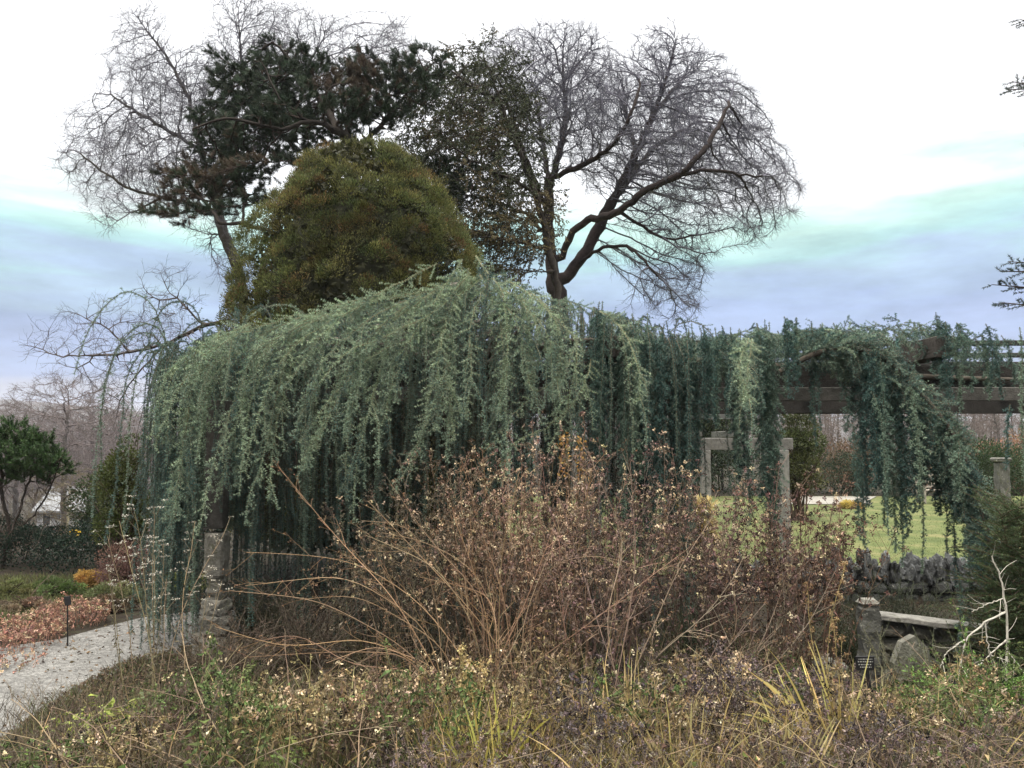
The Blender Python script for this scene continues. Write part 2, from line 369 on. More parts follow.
# ------------------------------------------------------------------ trees
def poly_sample(poly, n, Y, Dmax, holes=0.0, dens=None):
    poly = np.asarray(poly, float); lo, hi = poly.min(0), poly.max(0); res = []; cnt = 0
    x1, y1 = poly[:, 0], poly[:, 1]; x2, y2 = np.roll(x1, -1), np.roll(y1, -1)
    while cnt < n:
        q = rng.uniform(lo, hi, (n*2, 2)); x, y = q[:, :1], q[:, 1:]
        c = ((y1 > y) != (y2 > y)) & (x < (x2-x1)*(y-y1)/(np.where(y2 == y1, 1e-9, y2-y1))+x1)
        ok = c.sum(1) % 2 == 1
        if dens is not None: ok &= rng.random(len(q)) < dens(q)
        q = q[ok]; res.append(q); cnt += len(q)
    q = np.concatenate(res)[:n]
    d = np.stack([x2-x1, y2-y1], 1); w = q[:, None]-poly[None]; t = np.clip((w*d).sum(2)/np.maximum((d*d).sum(1), 1e-9), 0, 1)
    dist = np.linalg.norm(w-d*t[..., None], axis=2).min(1)
    D = np.minimum(dist/F*Y*1.5, Dmax)
    return P(q[:, 0], q[:, 1], Y+rng.uniform(-1, 1, n)*D)
def px_line(pts, Y0):
    """polyline of (px, py[, depth offset])"""
    return np.array([P(p[0], p[1], Y0+(p[2] if len(p) > 2 else 0)) for p in pts])
class Tree:
    def __init__(s): s.pos = []; s.par = []; s.hub = None; s.hubw = .3
    def limb(s, pts, step):
        pts = np.asarray(pts)
        d = np.linalg.norm(np.diff(pts, axis=0), axis=1); cum = np.concatenate([[0], np.cumsum(d)])
        m = max(int(cum[-1]/step), 1); t = np.linspace(0, cum[-1], m+1)
        # smooth (catmull-like) resample
        q = np.stack([np.interp(t, cum, pts[:, k]) for k in range(3)], 1)
        for _ in range(2):
            if len(q) > 2: q[1:-1] = (q[:-2]+2*q[1:-1]+q[2:])/4
        q[1:] += rng.normal(size=(len(q)-1, 3))*step*0.10
        if s.pos:
            A = np.array(s.pos); k = int(np.argmin(np.linalg.norm(A-q[0], axis=1))); par = k; q = q[1:]
        else: par = -1
        for p in q:
            s.pos.append(p); s.par.append(par); par = len(s.pos)-1
    def grow(s, att, step, kill, iters=120, trop=(0, 0, 0.0), noise_=0.15, infl=1e9):
        att = np.asarray(att); pos = np.array(s.pos); par = list(s.par); trop = np.asarray(trop)
        pa_ = np.array(par); dr_ = nrm(pos-pos[np.maximum(pa_, 0)]); dr_[pa_ < 0] = (0, 0, 1)
        def near(A, B):
            d = np.empty(len(A)); ix = np.empty(len(A), int)
            for i in range(0, len(A), 2000):
                D = ((A[i:i+2000, None]-B[None])**2).sum(2); ix[i:i+2000] = D.argmin(1); d[i:i+2000] = np.sqrt(D.min(1))
            return d, ix
        dist, idx = near(att, pos); kids = np.zeros(200000, int)
        for _ in range(iters):
            keep = dist > kill; att, dist, idx = att[keep], dist[keep], idx[keep]
            act = dist < infl
            if not act.any(): break
            v = nrm(att[act]-pos[idx[act]]); u, inv = np.unique(idx[act], return_inverse=True)
            acc = np.zeros((len(u), 3)); np.add.at(acc, inv, v)
            ok = kids[u] < 3; u, acc = u[ok], acc[ok]
            if len(u) == 0: break
            kids[u] += 1
            rad = trop if s.hub is None else nrm(pos[u]-s.hub)*s.hubw
            nd = nrm(nrm(acc)+rad+dr_[u]*.35+rng.normal(size=acc.shape)*noise_); new = pos[u]+nd*step; dr_ = np.concatenate([dr_, nd])
            base = len(pos); par += list(u); pos = np.concatenate([pos, new])
            d2, i2 = near(att, new); m = d2 < dist; dist[m] = d2[m]; idx[m] = i2[m]+base
        s.pos = list(pos); s.par = par
    def radii(s, tip, e=2.15, rmax=None):
        n = len(s.pos); acc = np.zeros(n); par = s.par
        kids = [[] for _ in range(n)]
        for i, p in enumerate(par):
            if p >= 0: kids[p].append(i)
        r = np.zeros(n)
        for i in range(n-1, -1, -1):            # parents always precede children
            if not kids[i]: acc[i] = tip**e
            r[i] = acc[i]**(1/e)
            if par[i] >= 0: acc[par[i]] += acc[i]
        if rmax and r.max() > rmax: r = tip*(r/tip)**(math.log(rmax/tip)/math.log(r.max()/tip))
        s.r = r; s.kids = kids; return r
    def mesh(s, mb, col, thick=0.03, sides=8, mbt=None, colt=None):
        pos = np.array(s.pos); r = s.r; done = np.zeros(len(pos), bool); thin = []
        roots = [i for i, p in enumerate(s.par) if p < 0]; stack = [(i, None) for i in roots]
        while stack:
            i, p = stack.pop(); ch = [p, i] if p is not None else [i]
            while s.kids[ch[-1]]:
                ks = sorted(s.kids[ch[-1]], key=lambda k: -r[k])
                for k in ks[1:]: stack.append((k, ch[-1]))
                ch.append(ks[0])
            ch = np.array(ch); rr = r[ch].copy()
            if p is not None: rr[0] = min(rr[0], rr[1]*1.25)
            m = int((rr > thick).sum())
            if m >= 2: tube(mb, pos[ch[:m+1]], rr[:m+1], sides, col, 0.04)
            a = max(m-1, 0) if m < 2 else m
            if a < len(ch)-1: thin.append(np.stack([ch[a:-1], ch[a+1:]], 1))
        if thin:
            th = np.concatenate(thin); segs(mbt or mb, pos[th[:, 0]], pos[th[:, 1]], r[th[:, 0]], r[th[:, 1]], colt if colt is not None else col, 4)
    def dirs(s):
        pos = np.array(s.pos); par = np.array(s.par); d = pos-pos[np.maximum(par, 0)]; d[par < 0] = (0, 0, 1); return nrm(d)
def twigs(mb, p, d, k, L, r, col, S=3, spread=0.8, g=0.0, sub=2, subL=0.5, rsub=0.6):
    n = len(p)*k; pp = np.repeat(p, k, 0); dd = nrm(np.repeat(nrm(d), k, 0)+rdir(n)*spread)
    q = droop(pp, dd, L*rng.uniform(.5, 1.2, n), S, g, 0.18); chain_segs(mb, q, r, r*0.6, jit(col, n, .12, .03))
    if sub:
        p2, t2, i2, _ = along(q, L/(sub+.5)*0.8); m = len(p2)
        q2 = droop(p2, nrm(t2+rdir(m)*0.9), L*subL*rng.uniform(.5, 1.2, m), 2, g, 0.2)
        chain_segs(mb, q2, r*rsub, r*rsub*0.6, jit(col, m, .12, .03)); return q, q2
    return q, None

def bare_tree(label, cat, Y, limbs, poly, natt, step, kill, tip, rmax, tw, Dmax, twcol, barkcol, group=None, dens=None, g=0.0, thick=0.03, name='bare_tree', lims=None):
    base = px_line(limbs[0][:1], Y)[0]
    z = float(H(base[0], base[1]))
    T = Tree(); l0 = px_line(limbs[0], Y); l0 = np.concatenate([[np.array([l0[0][0]-(l0[1][0]-l0[0][0])*0.3, l0[0][1], z-0.2])], l0]); T.limb(l0, step)
    for l in limbs[1:]: T.limb(px_line(l, Y), step)
    T.hub = px_line([limbs[0][-1]], Y)[0]+[0, 0, -1.0]; T.hubw = .45
    T.grow(poly_sample(poly, natt, Y, Dmax, dens=dens), step, kill, trop=(0, 0, 0.05))
    r = T.radii(tip, rmax=rmax)
    root = thing(name, label, cat, (l0[0][0], Y, z), group)
    mt, mc = MB(), MB(); T.mesh(mt, barkcol, thick, 8, mc, twcol)
    pos = np.array(T.pos); d = T.dirs(); sel = r < tip*2.6
    k, L, rt, sub = tw
    twigs(mc, pos[sel], d[sel], k, L, rt, twcol, sub=sub, g=g)
    part(mt, 'trunk', M_BARK, root, True); part(mc, 'crown', M_TWIG, root)
    return root, T

big_poly = [(470, 60), (512, 30), (560, 22), (598, 32), (622, 58), (640, 30), (668, 22), (702, 44), (728, 62), (748, 92), (772, 128), (792, 174), (782, 214), (757, 246), (736, 242), (716, 226), (708, 256), (702, 292), (690, 320), (662, 318), (640, 300), (620, 270), (640, 240), (600, 200), (560, 170), (520, 180), (480, 150), (450, 100)]
big_limbs = [[(560, 300), (554, 280), (550, 250), (549, 215), (548, 175)],
    [(549, 215), (530, 170, -1), (512, 120, -1.5), (500, 80, -2)], [(549, 190), (557, 165), (567, 115, 1), (562, 70, 1)], [(548, 180), (587, 163, -1), (612, 148, -2), (632, 115, -2.5), (640, 80, -2)],
    [(548, 178), (540, 120, 2), (530, 70, 3)],
    [(562, 282), (575, 268), (588, 248), (612, 203), (637, 153), (652, 118), (667, 78), (675, 45)], [(637, 153), (625, 110, 2), (610, 60, 3)], [(655, 112), (690, 70, 1.5), (705, 55, 2)],
    [(562, 262), (566, 243, -.5), (582, 221, -1), (617, 213, -2), (642, 192, -2.5), (682, 174, -3), (715, 170, -3), (752, 176, -3), (785, 174, -3)],
    [(682, 174, -3), (705, 150, -3), (722, 120, -2.5), (735, 85, -2)], [(645, 190, -2.5), (690, 200, -3), (725, 210, -3.5), (750, 228, -3.5)],
    [(612, 203), (650, 150, 2), (700, 120, 3), (750, 130, 3)],
    [(575, 268), (590, 253, -.5), (606, 246, -1), (627, 245, -1.5), (647, 263, -2), (667, 285, -2), (684, 302, -2)], [(647, 263, -2), (636, 285, -2), (632, 302, -2)], [(625, 215, -2), (655, 235, -2), (680, 250, -2)]]
def dens_big(q):
    return np.where((q[:, 1] > 205) & (q[:, 0] < 690), 0.35, 1.0)*np.where((q[:, 0] < 545) & (q[:, 1] > 110), 0.4, 1)
bare_tree('great spreading bare tree with dense twiggy crown rising behind the middle of the weeping cedar', 'tree', 26, big_limbs, big_poly, 5800, 0.22, 0.25, 0.0098, 0.66, (5, 0.46, 0.0048, 2), 4.5,
          (0.14, 0.137, 0.17), (0.035, 0.027, 0.026), dens=dens_big, name='bare_tree')

left_poly = [(55, 168), (72, 112), (103, 90), (108, 52), (122, 8), (160, 8), (180, 45), (212, 38), (210, 5), (245, -8), (300, 8), (345, 22), (400, 18), (425, 60), (440, 110), (340, 120), (270, 150), (235, 200), (250, 262), (225, 285), (205, 250), (182, 222), (130, 215), (110, 228), (88, 200)]
left_limbs = [[(246, 305), (236, 265), (226, 240), (219, 215), (214, 190)], [(214, 190), (200, 150), (190, 100), (170, 62), (135, 14)], [(219, 215), (195, 205, -1), (165, 198, -1.5), (125, 188, -2), (75, 150, -2)],
    [(214, 190), (235, 130, 1), (242, 70, 1), (238, 15, 1)], [(214, 192), (260, 140, 2), (300, 80, 2), (330, 25, 2)], [(260, 140, 2), (330, 90, 3), (370, 50, 3), (390, 22, 3)], [(200, 150), (150, 120, -1), (110, 95, -1)],
    [(224, 235), (208, 232), (215, 262), (222, 280)], [(165, 198, -1.5), (130, 212, -1.5), (112, 225, -1.5)]]
bare_tree('pale violet-grey bare tree with fine open twigs leaning out behind the pine', 'tree', 30, left_limbs, left_poly, 6000, 0.25, 0.28, 0.0075, 0.30, (3, 0.6, 0.0055, 2), 4.5,
          (0.125, 0.12, 0.145), (0.06, 0.054, 0.05), name='bare_tree')
low_poly = [(22, 345), (40, 322), (75, 310), (100, 295), (125, 300), (145, 266), (185, 264), (200, 300), (205, 350), (140, 395), (120, 430), (95, 400), (60, 372), (30, 362)]
low_limbs = [[(262, 345), (235, 320), (205, 325), (165, 345), (130, 352), (95, 356), (60, 356), (28, 346)], [(205, 325), (192, 312), (175, 300), (160, 275)], [(130, 352), (105, 325), (80, 315)], [(165, 345), (140, 370), (120, 400), (112, 430)], [(175, 300), (150, 300), (140, 280)], [(95, 356), (80, 370), (60, 365)]]
bare_tree('low bare tree reaching dark crooked limbs out left past the end of the weeping cedar', 'tree', 15, low_limbs, low_poly, 800, 0.14, 0.17, 0.0035, 0.11, (2, 0.3, 0.0025, 2), 1.8,
          (0.10, 0.085, 0.08), (0.06, 0.05, 0.045), name='bare_tree')

# --- tall loose evergreen with olive foliage, between the pine and the great bare tree
def olive_tree():
    Y = 21
    limbs = [[(560, 300), (553, 275), (548, 240), (535, 195), (518, 150), (500, 100), (482, 52)], [(535, 195), (505, 175, -1), (470, 160, -1.5), (440, 135, -2)], [(548, 250), (515, 240, -1), (480, 235, -2), (450, 240, -2)],
             [(518, 150), (530, 120, 1), (525, 90, 1.5)], [(500, 100), (475, 90, -1), (450, 70, -1)], [(548, 235), (520, 210, 1), (490, 200, 2), (465, 195, 2)], [(552, 272), (525, 270, -1), (495, 268, -1.5)]]
    poly = [(425, 60), (450, 45), (478, 36), (492, 32), (510, 50), (530, 80), (545, 130), (552, 180), (560, 240), (556, 268), (520, 285), (470, 280), (440, 250), (405, 215), (392, 170), (395, 130), (410, 95)]
    T = Tree(); z = 0.; l0 = px_line(limbs[0], Y); l0 = np.concatenate([[[l0[0][0]+.2, Y, -0.2]], l0]); T.limb(l0, .25)
    for l in limbs[1:]: T.limb(px_line(l, Y), .25)
    T.grow(poly_sample(poly, 2100, Y, 2.5), .2, .24); r = T.radii(.006, rmax=.2)
    root = thing('evergreen_tree', 'tall loose evergreen tree with drooping olive-brown foliage against the great bare tree', 'tree', (l0[0][0], Y, z))
    mt, mc, mf = MB(), MB(), MB(); T.mesh(mt, (0.05, .042, .036), .03, 8); pos = np.array(T.pos); d = T.dirs()
    sel = r < .016; pp, dd = pos[sel], d[sel]
    q, q2 = twigs(mt, pp, nrm(dd*[1, 1, .3]), 2, .5, .005, (0.06, .05, .04), sub=2, g=0.06)
    lp, lt, li, _ = along(q, .05); lp2, lt2, li2, _ = along(q2, .05); keep = rng.random(len(q2)) < .75
    m2 = keep[li2]; lp2, lt2 = lp2[m2], lt2[m2]
    lp = np.concatenate([lp, lp2]); lt = np.concatenate([lt, lt2]); lp = np.repeat(lp, 2, 0); lt = np.repeat(lt, 2, 0); n = len(lp)
    brown = mnoise_arr(lp, .5) > 0.12
    c = np.where(brown[:, None], jit((.13, .105, .05), n, .25, .06), jit((.055, .068, .03), n, .25, .06))
    leaves(mf, lp, nrm(lt+rdir(n)*.8+[0, 0, -.3]), rng.uniform(.05, .10, n), .03, c)
    part(mt, 'trunk', M_BARK, root, True); part(mf, 'crown', M_NEEDLE, root)
def mnoise_arr(p, s, o=0.0):
    return np.array([mnoise.noise(Vector((a[0]*s+o, a[1]*s+o, a[2]*s))) for a in p])
olive_tree()

# --- dark pine with bottle-brush tufts
def pine():
    Y = 18
    limbs = [[(352, 300), (345, 240), (350, 190), (358, 150), (378, 128), (395, 105), (418, 80), (432, 62)], [(358, 150), (340, 130, -1), (310, 120, -1), (280, 105, -1.5), (262, 60, -1.5)], [(340, 132, -1), (315, 90, 0), (290, 60, 0), (272, 42, 0)],
             [(350, 190), (325, 170, -1), (285, 160, -2), (240, 165, -2), (200, 180, -2.5), (165, 172, -2.5)], [(347, 215), (310, 200, -1), (260, 200, -2), (215, 210, -2.5), (175, 215, -2.5), (145, 213, -2.5)], [(310, 120, -1), (270, 130, -1.5), (225, 115, -2), (195, 130, -2)],
             [(395, 105), (380, 80, 1), (365, 60, 1)], [(378, 128), (400, 110, 1.5), (435, 95, 2)], [(345, 225), (380, 200, 1), (415, 175, 2), (450, 170, 2), (470, 180, 2)], [(347, 240), (300, 240, -1), (250, 225, -1), (220, 222, -1)]]
    poly = [(268, 33), (295, 42), (320, 58), (345, 62), (362, 48), (385, 62), (418, 38), (446, 62), (444, 98), (420, 112), (405, 118), (390, 138), (330, 150), (300, 165), (270, 182), (258, 215), (205, 215), (180, 226), (142, 216), (165, 205), (158, 180), (170, 165), (195, 160), (185, 118), (210, 100), (214, 45), (232, 60), (250, 55)]
    poly2 = [(410, 165), (450, 155), (475, 165), (480, 200), (450, 215), (420, 190)]
    T = Tree(); l0 = px_line(limbs[0], Y); l0 = np.concatenate([[[l0[0][0], Y, -0.2]], l0]); T.limb(l0, .22)
    for l in limbs[1:]: T.limb(px_line(l, Y), .22)
    T.grow(np.concatenate([poly_sample(poly, 2300, Y, 2.2), poly_sample(poly2, 160, Y+2, 1)]), .18, .22, trop=(0, 0, .1)); r = T.radii(.008, rmax=.20)
    root = thing('pine_tree', 'dark pine with shaggy clumped needles spreading above the golden domed evergreen', 'tree', (l0[0][0], Y, 0))
    mt, mf = MB(), MB(); T.mesh(mt, (0.04, .034, .03), .02, 8, None, (.05, .04, .035)); pos = np.array(T.pos); d = T.dirs()
    sel = r < .0145; pp, dd = pos[sel], d[sel]
    n = len(pp); k = 5; pp = np.repeat(pp, k, 0); dd = np.repeat(dd, k, 0)
    q = droop(pp, nrm(dd*[1, 1, .5]+rdir(n*k)*.7+[0, 0, .45]), rng.uniform(.12, .30, n*k), 4, -.04, .08)
    chain_segs(mt, q, .007, .005, (.06, .045, .035))
    lp, lt, li, t = along(q, .016); m = t > .25; lp, lt, li = lp[m], lt[m], li[m]
    cb = mnoise_arr(pp, .45, 5.) + .25*sst(.9, 1.1, 1.0)*rng.normal(size=len(pp))*.5
    reg = (pp[:, 0] < P(240, 200, Y)[0]) & (pp[:, 2] < P(240, 160, Y)[2]); reg2 = (pp[:, 0] > P(400, 100, Y)[0]-.2); 
    br = (cb > .42) | (reg & (rng.random(len(pp)) < .35)) | (reg2 & (rng.random(len(pp)) < .08))
    cc = np.where(br[:, None], jit((.10, .075, .052), len(pp), .2, .05), jit((.038, .06, .034), len(pp), .25, .06))
    needles(mf, lp, lt, 8, .105, .009, cc[li], fwd=.75)
    part(mt, 'trunk', M_BARK, root, True); part(mf, 'crown', M_NEEDLE, root)
pine()

# --- golden domed conifer
def dome():
    Y = 13.0; zb = 0.0
    prof = np.array([(150, 14), (154, 36), (165, 54), (182, 68), (202, 80), (230, 96), (260, 106), (300, 114), (335, 118), (380, 122), (440, 125), (520, 120), (560, 90)])
    cx = P(360, 300, Y)[0]; zs = np.array([P(512, a, Y)[2] for a in prof[:, 0]]); rs = prof[:, 1]/F*Y*1.0
    order = np.argsort(zs); zs, rs = zs[order], rs[order]
    root = thing('domed_conifer', 'dense golden-olive evergreen clipped into a tall lumpy dome above the weeping cedar', 'tree', (cx, Y, 0))
    n = 3000; z = rng.uniform(0.6, zs[-1], n); w = np.interp(z, zs, rs); keep = rng.random(n) < (w/rs.max())**.6+.1; z = z[keep]; n = len(z)
    z = np.concatenate([z, np.full(26, zs[-1]-.06)]); n = len(z)
    th = rng.uniform(0, 2*math.pi, n); rr = np.interp(z, zs, rs)
    rr[-26:] *= rng.random(26)
    nz = np.stack([np.cos(th), np.sin(th)], 1); pc = np.stack([cx+nz[:, 0]*rr, Y+nz[:, 1]*rr*.95, z], 1)
    lum = mnoise_arr(pc, 1.0)*.26+mnoise_arr(pc, 2.4, 3.)*.34
    pc[:, :2] += nz*lum[:, None]; pc[:, 2] += lum*.2
    back = pc[:, 1] > Y+1.0; kp = ~back | (rng.random(n) < .35); pc, nz = pc[kp], nz[kp]; n = len(pc)
    sl = sst(zs[-1]-2.4, zs[-1], pc[:, 2])*.9
    ax = nrm(np.concatenate([nz*(1-sl[:, None]*.6), (0.35+sl)[:, None]], 1))
    size = rng.uniform(.09, .24, n)*(1+lum[:0].sum())
    mf, mt, mi = MB(), MB(), MB(); k = 130
    # each clump: a rounded tuft of short upright sprays
    pp = np.repeat(pc, k, 0); aa = np.repeat(ax, k, 0); ss = np.repeat(size, k)[:, None]
    dr = nrm(rdir(n*k)+aa*.9); p = pp-aa*ss*.3+dr*ss*rng.uniform(.45, 1.0, (n*k, 1))
    c0 = jit((.135, .135, .045), n, .22, .05); gsel = rng.random(n) < .3; c0[gsel] = jit((.09, .11, .04), gsel.sum(), .2, .04); bsel = rng.random(n) < .05; c0[bsel] = jit((.15, .10, .04), bsel.sum(), .2, .04)
    cc = np.repeat(c0, k, 0)*(1+rng.normal(size=(n*k, 1))*.4); cc = np.clip(cc, .01, 1)
    leaves(mf, p, nrm(dr+[0, 0, .7]+rdir(n*k)*.35), rng.uniform(.022, .055, n*k), .012, cc)
    # inner mass of older foliage behind the shell
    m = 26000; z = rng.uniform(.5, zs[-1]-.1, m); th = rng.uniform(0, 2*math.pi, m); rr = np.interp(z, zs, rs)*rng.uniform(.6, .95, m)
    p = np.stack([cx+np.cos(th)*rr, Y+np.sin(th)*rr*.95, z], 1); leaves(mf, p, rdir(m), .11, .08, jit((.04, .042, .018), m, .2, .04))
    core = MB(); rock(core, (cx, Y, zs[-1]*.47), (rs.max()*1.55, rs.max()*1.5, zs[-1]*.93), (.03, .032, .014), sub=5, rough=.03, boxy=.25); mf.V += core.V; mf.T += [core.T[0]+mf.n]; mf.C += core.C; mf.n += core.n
    for a in range(9):
        t0 = a*.7; q = np.array([[cx+.1*math.cos(t0), Y+.1*math.sin(t0), -.1], [cx+.3*math.cos(t0), Y+.3*math.sin(t0), 1.5], [cx+.9*math.cos(t0), Y+.9*math.sin(t0), 3.2]]); tube(mt, q, [.09, .06, .02], 7, (.09, .06, .045))
    part(mt, 'trunk', M_BARK, root, True); part(mf, 'crown', M_LEAF, root)
dome()
# ------------------------------------------------------------------ pergola (timber and stone)
GREYW = (.105, .10, .092); DARKW = (.04, .037, .034)
def seglist(mb, items, mat=None): pass
def pergola():
    Y = 8.9
    b0 = P(700, 380, Y)
    root = thing('pergola', 'long weathered timber pergola under the weeping cedar, heavy beams on rough stone piers', 'pergola', (b0[0], Y, 0))
    def B(name, p0, p1, w, h, c, **k):
        m = MB(); beam(m, p0, p1, w, h, c, **k); return part(m, name, M_WOOD, root)
    xl, xr = P(205, 380, Y)[0], 9.5
    zf = P(980, 395, Y)[2]
    # front: a doubled beam, the outer one lower
    B('beam', (xl, Y-.14, zf), (xr, Y-.14, zf), .09, .15, GREYW, cuts=30, wob=.002)
    B('beam', (xl, Y+.10, zf+.20), (xr, Y+.10, zf+.20), .09, .27, DARKW, cuts=30, wob=.002)
    # rear row
    Yb = 12.2; zb = zf
    B('beam', (xl, Yb, zb+.02), (xr+1, Yb, zb+.02), .10, .24, DARKW, cuts=30)
    # cross rafters, resting across the beams, and laths over them
    zr = zf+.20+.135+.10
    xb = float(P(943, 340, Y-.7)[0])
    for x in (xb-4.4*1.55, xb-2.2*1.55*1.0, xb, xb+3.0):
        B('crossbeam', (x, Y-.75, zr+.02), (x, 13.0, zr+.02), .2, .22, (.07, .062, .056), cuts=14, wob=.002)
    for y in (9.1, 10.4, 11.6, 12.7):
        B('lath', (xl-.2, y, zr+.17), (xr, y, zr+.17), .07, .06, (.05, .047, .045), cuts=30, wob=.002)
    # posts and stone piers
    for x, ya, st in ((P(217, 500, 8.05)[0], 8.05, 1), (P(1052, 500, Y)[0], Y, 1), (P(560, 500, Y)[0], Y, 1), (P(216, 500, Yb)[0], Yb, 1), (P(640, 450, Yb)[0], Yb, 1), (P(1060, 450, Yb)[0]+.1, Yb, 1), (xr-.4, Y, 1), (xr-.4, Yb, 1)):
        z0 = float(H(x, ya)); zt = zf-.10
        B('post', (x, ya, z0+1.24), (x, ya, zt), .2, .18, (.07, .066, .06), cuts=8, wob=.006)
    return root
pergola()
def stone_pier(px, Y, label, top=1.15, col=(.20, .19, .165)):
    x = float(P(px, 560, Y)[0]); z0 = float(H(x, Y)); root = thing('stone_pier', label, 'stone pier', (x, Y, z0))
    m = MB(); z = z0-.05
    for i, (w, h) in enumerate([(.50, .26), (.42, .20), (.36, .16)]):
        rock(m, (x+rng.uniform(-.03, .03), Y, z+h/2), (w*.82, w*.75, h*1.2), np.array(col)*rng.uniform(.7, 1), boxy=.8, rot=rng.uniform(-.5, .5), rough=.14, sub=3); z += h*.96
    part(m, 'rubble_base', M_STONE, root)
    m = MB(); beam(m, (x, Y, z-.03), (x, Y, z0+top-.42), .15, .16, np.array(col)*.75, bev=.02, cuts=6, wob=.01); part(m, 'shaft', M_STONE, root)
    m = MB(); beam(m, (x, Y, z0+top-.44), (x, Y, z0+top), .19, .2, np.array(col)*1.1, bev=.025, cuts=6, wob=.006); part(m, 'cap_block', M_STONE, root)
stone_pier(217, 8.05, 'tall rough stone pier with a pale squared block, beside the gravel path', 1.2)
stone_pier(560, 8.9, 'stone pier hidden behind the tallest dry brown thicket under the cedar', 1.2)
stone_pier(1052, 8.9, 'stone pier under the pergola just beyond the right edge', 1.2, (.26, .25, .22))

# separate timber arbour farther back, seen through the gap
def arbour():
    Y = 15.0
    p = P(740, 440, Y); root = thing('arbour', 'smaller grey timber arbour on squared posts seen through the gap behind the cedar curtain', 'arbour', (p[0], Y, 0))
    def B(name, p0, p1, w, h, c, **k): m = MB(); beam(m, p0, p1, w, h, c, **k); return part(m, name, M_WOOD, root)
    z1 = float(P(700, 444, Y)[2]); x0, x1 = P(560, 440, Y)[0], P(792, 440, Y)[0]
    B('beam', (x0, Y, z1), (x1, Y, z1), .12, .22, (.17, .165, .155), cuts=20)
    z2 = float(P(700, 411, Y)[2]); B('beam', (x0, Y+.5, z2), (P(748, 440, Y)[0], Y+.5, z2), .12, .30, (.13, .13, .125), cuts=20)
    for px in (596, 705, 783):
        x = P(px, 450, Y)[0]; B('post', (x, Y, -.05), (x, Y, z1-.11), .17, .17, (.24, .235, .22), cuts=8)
    for px in (600, 648, 694, 740): x = P(px, 450, Y)[0]; B('rafter', (x, Y-.5, z1+.19), (x, Y+2.0, z1+.19), .07, .12, (.13, .13, .12))
arbour()

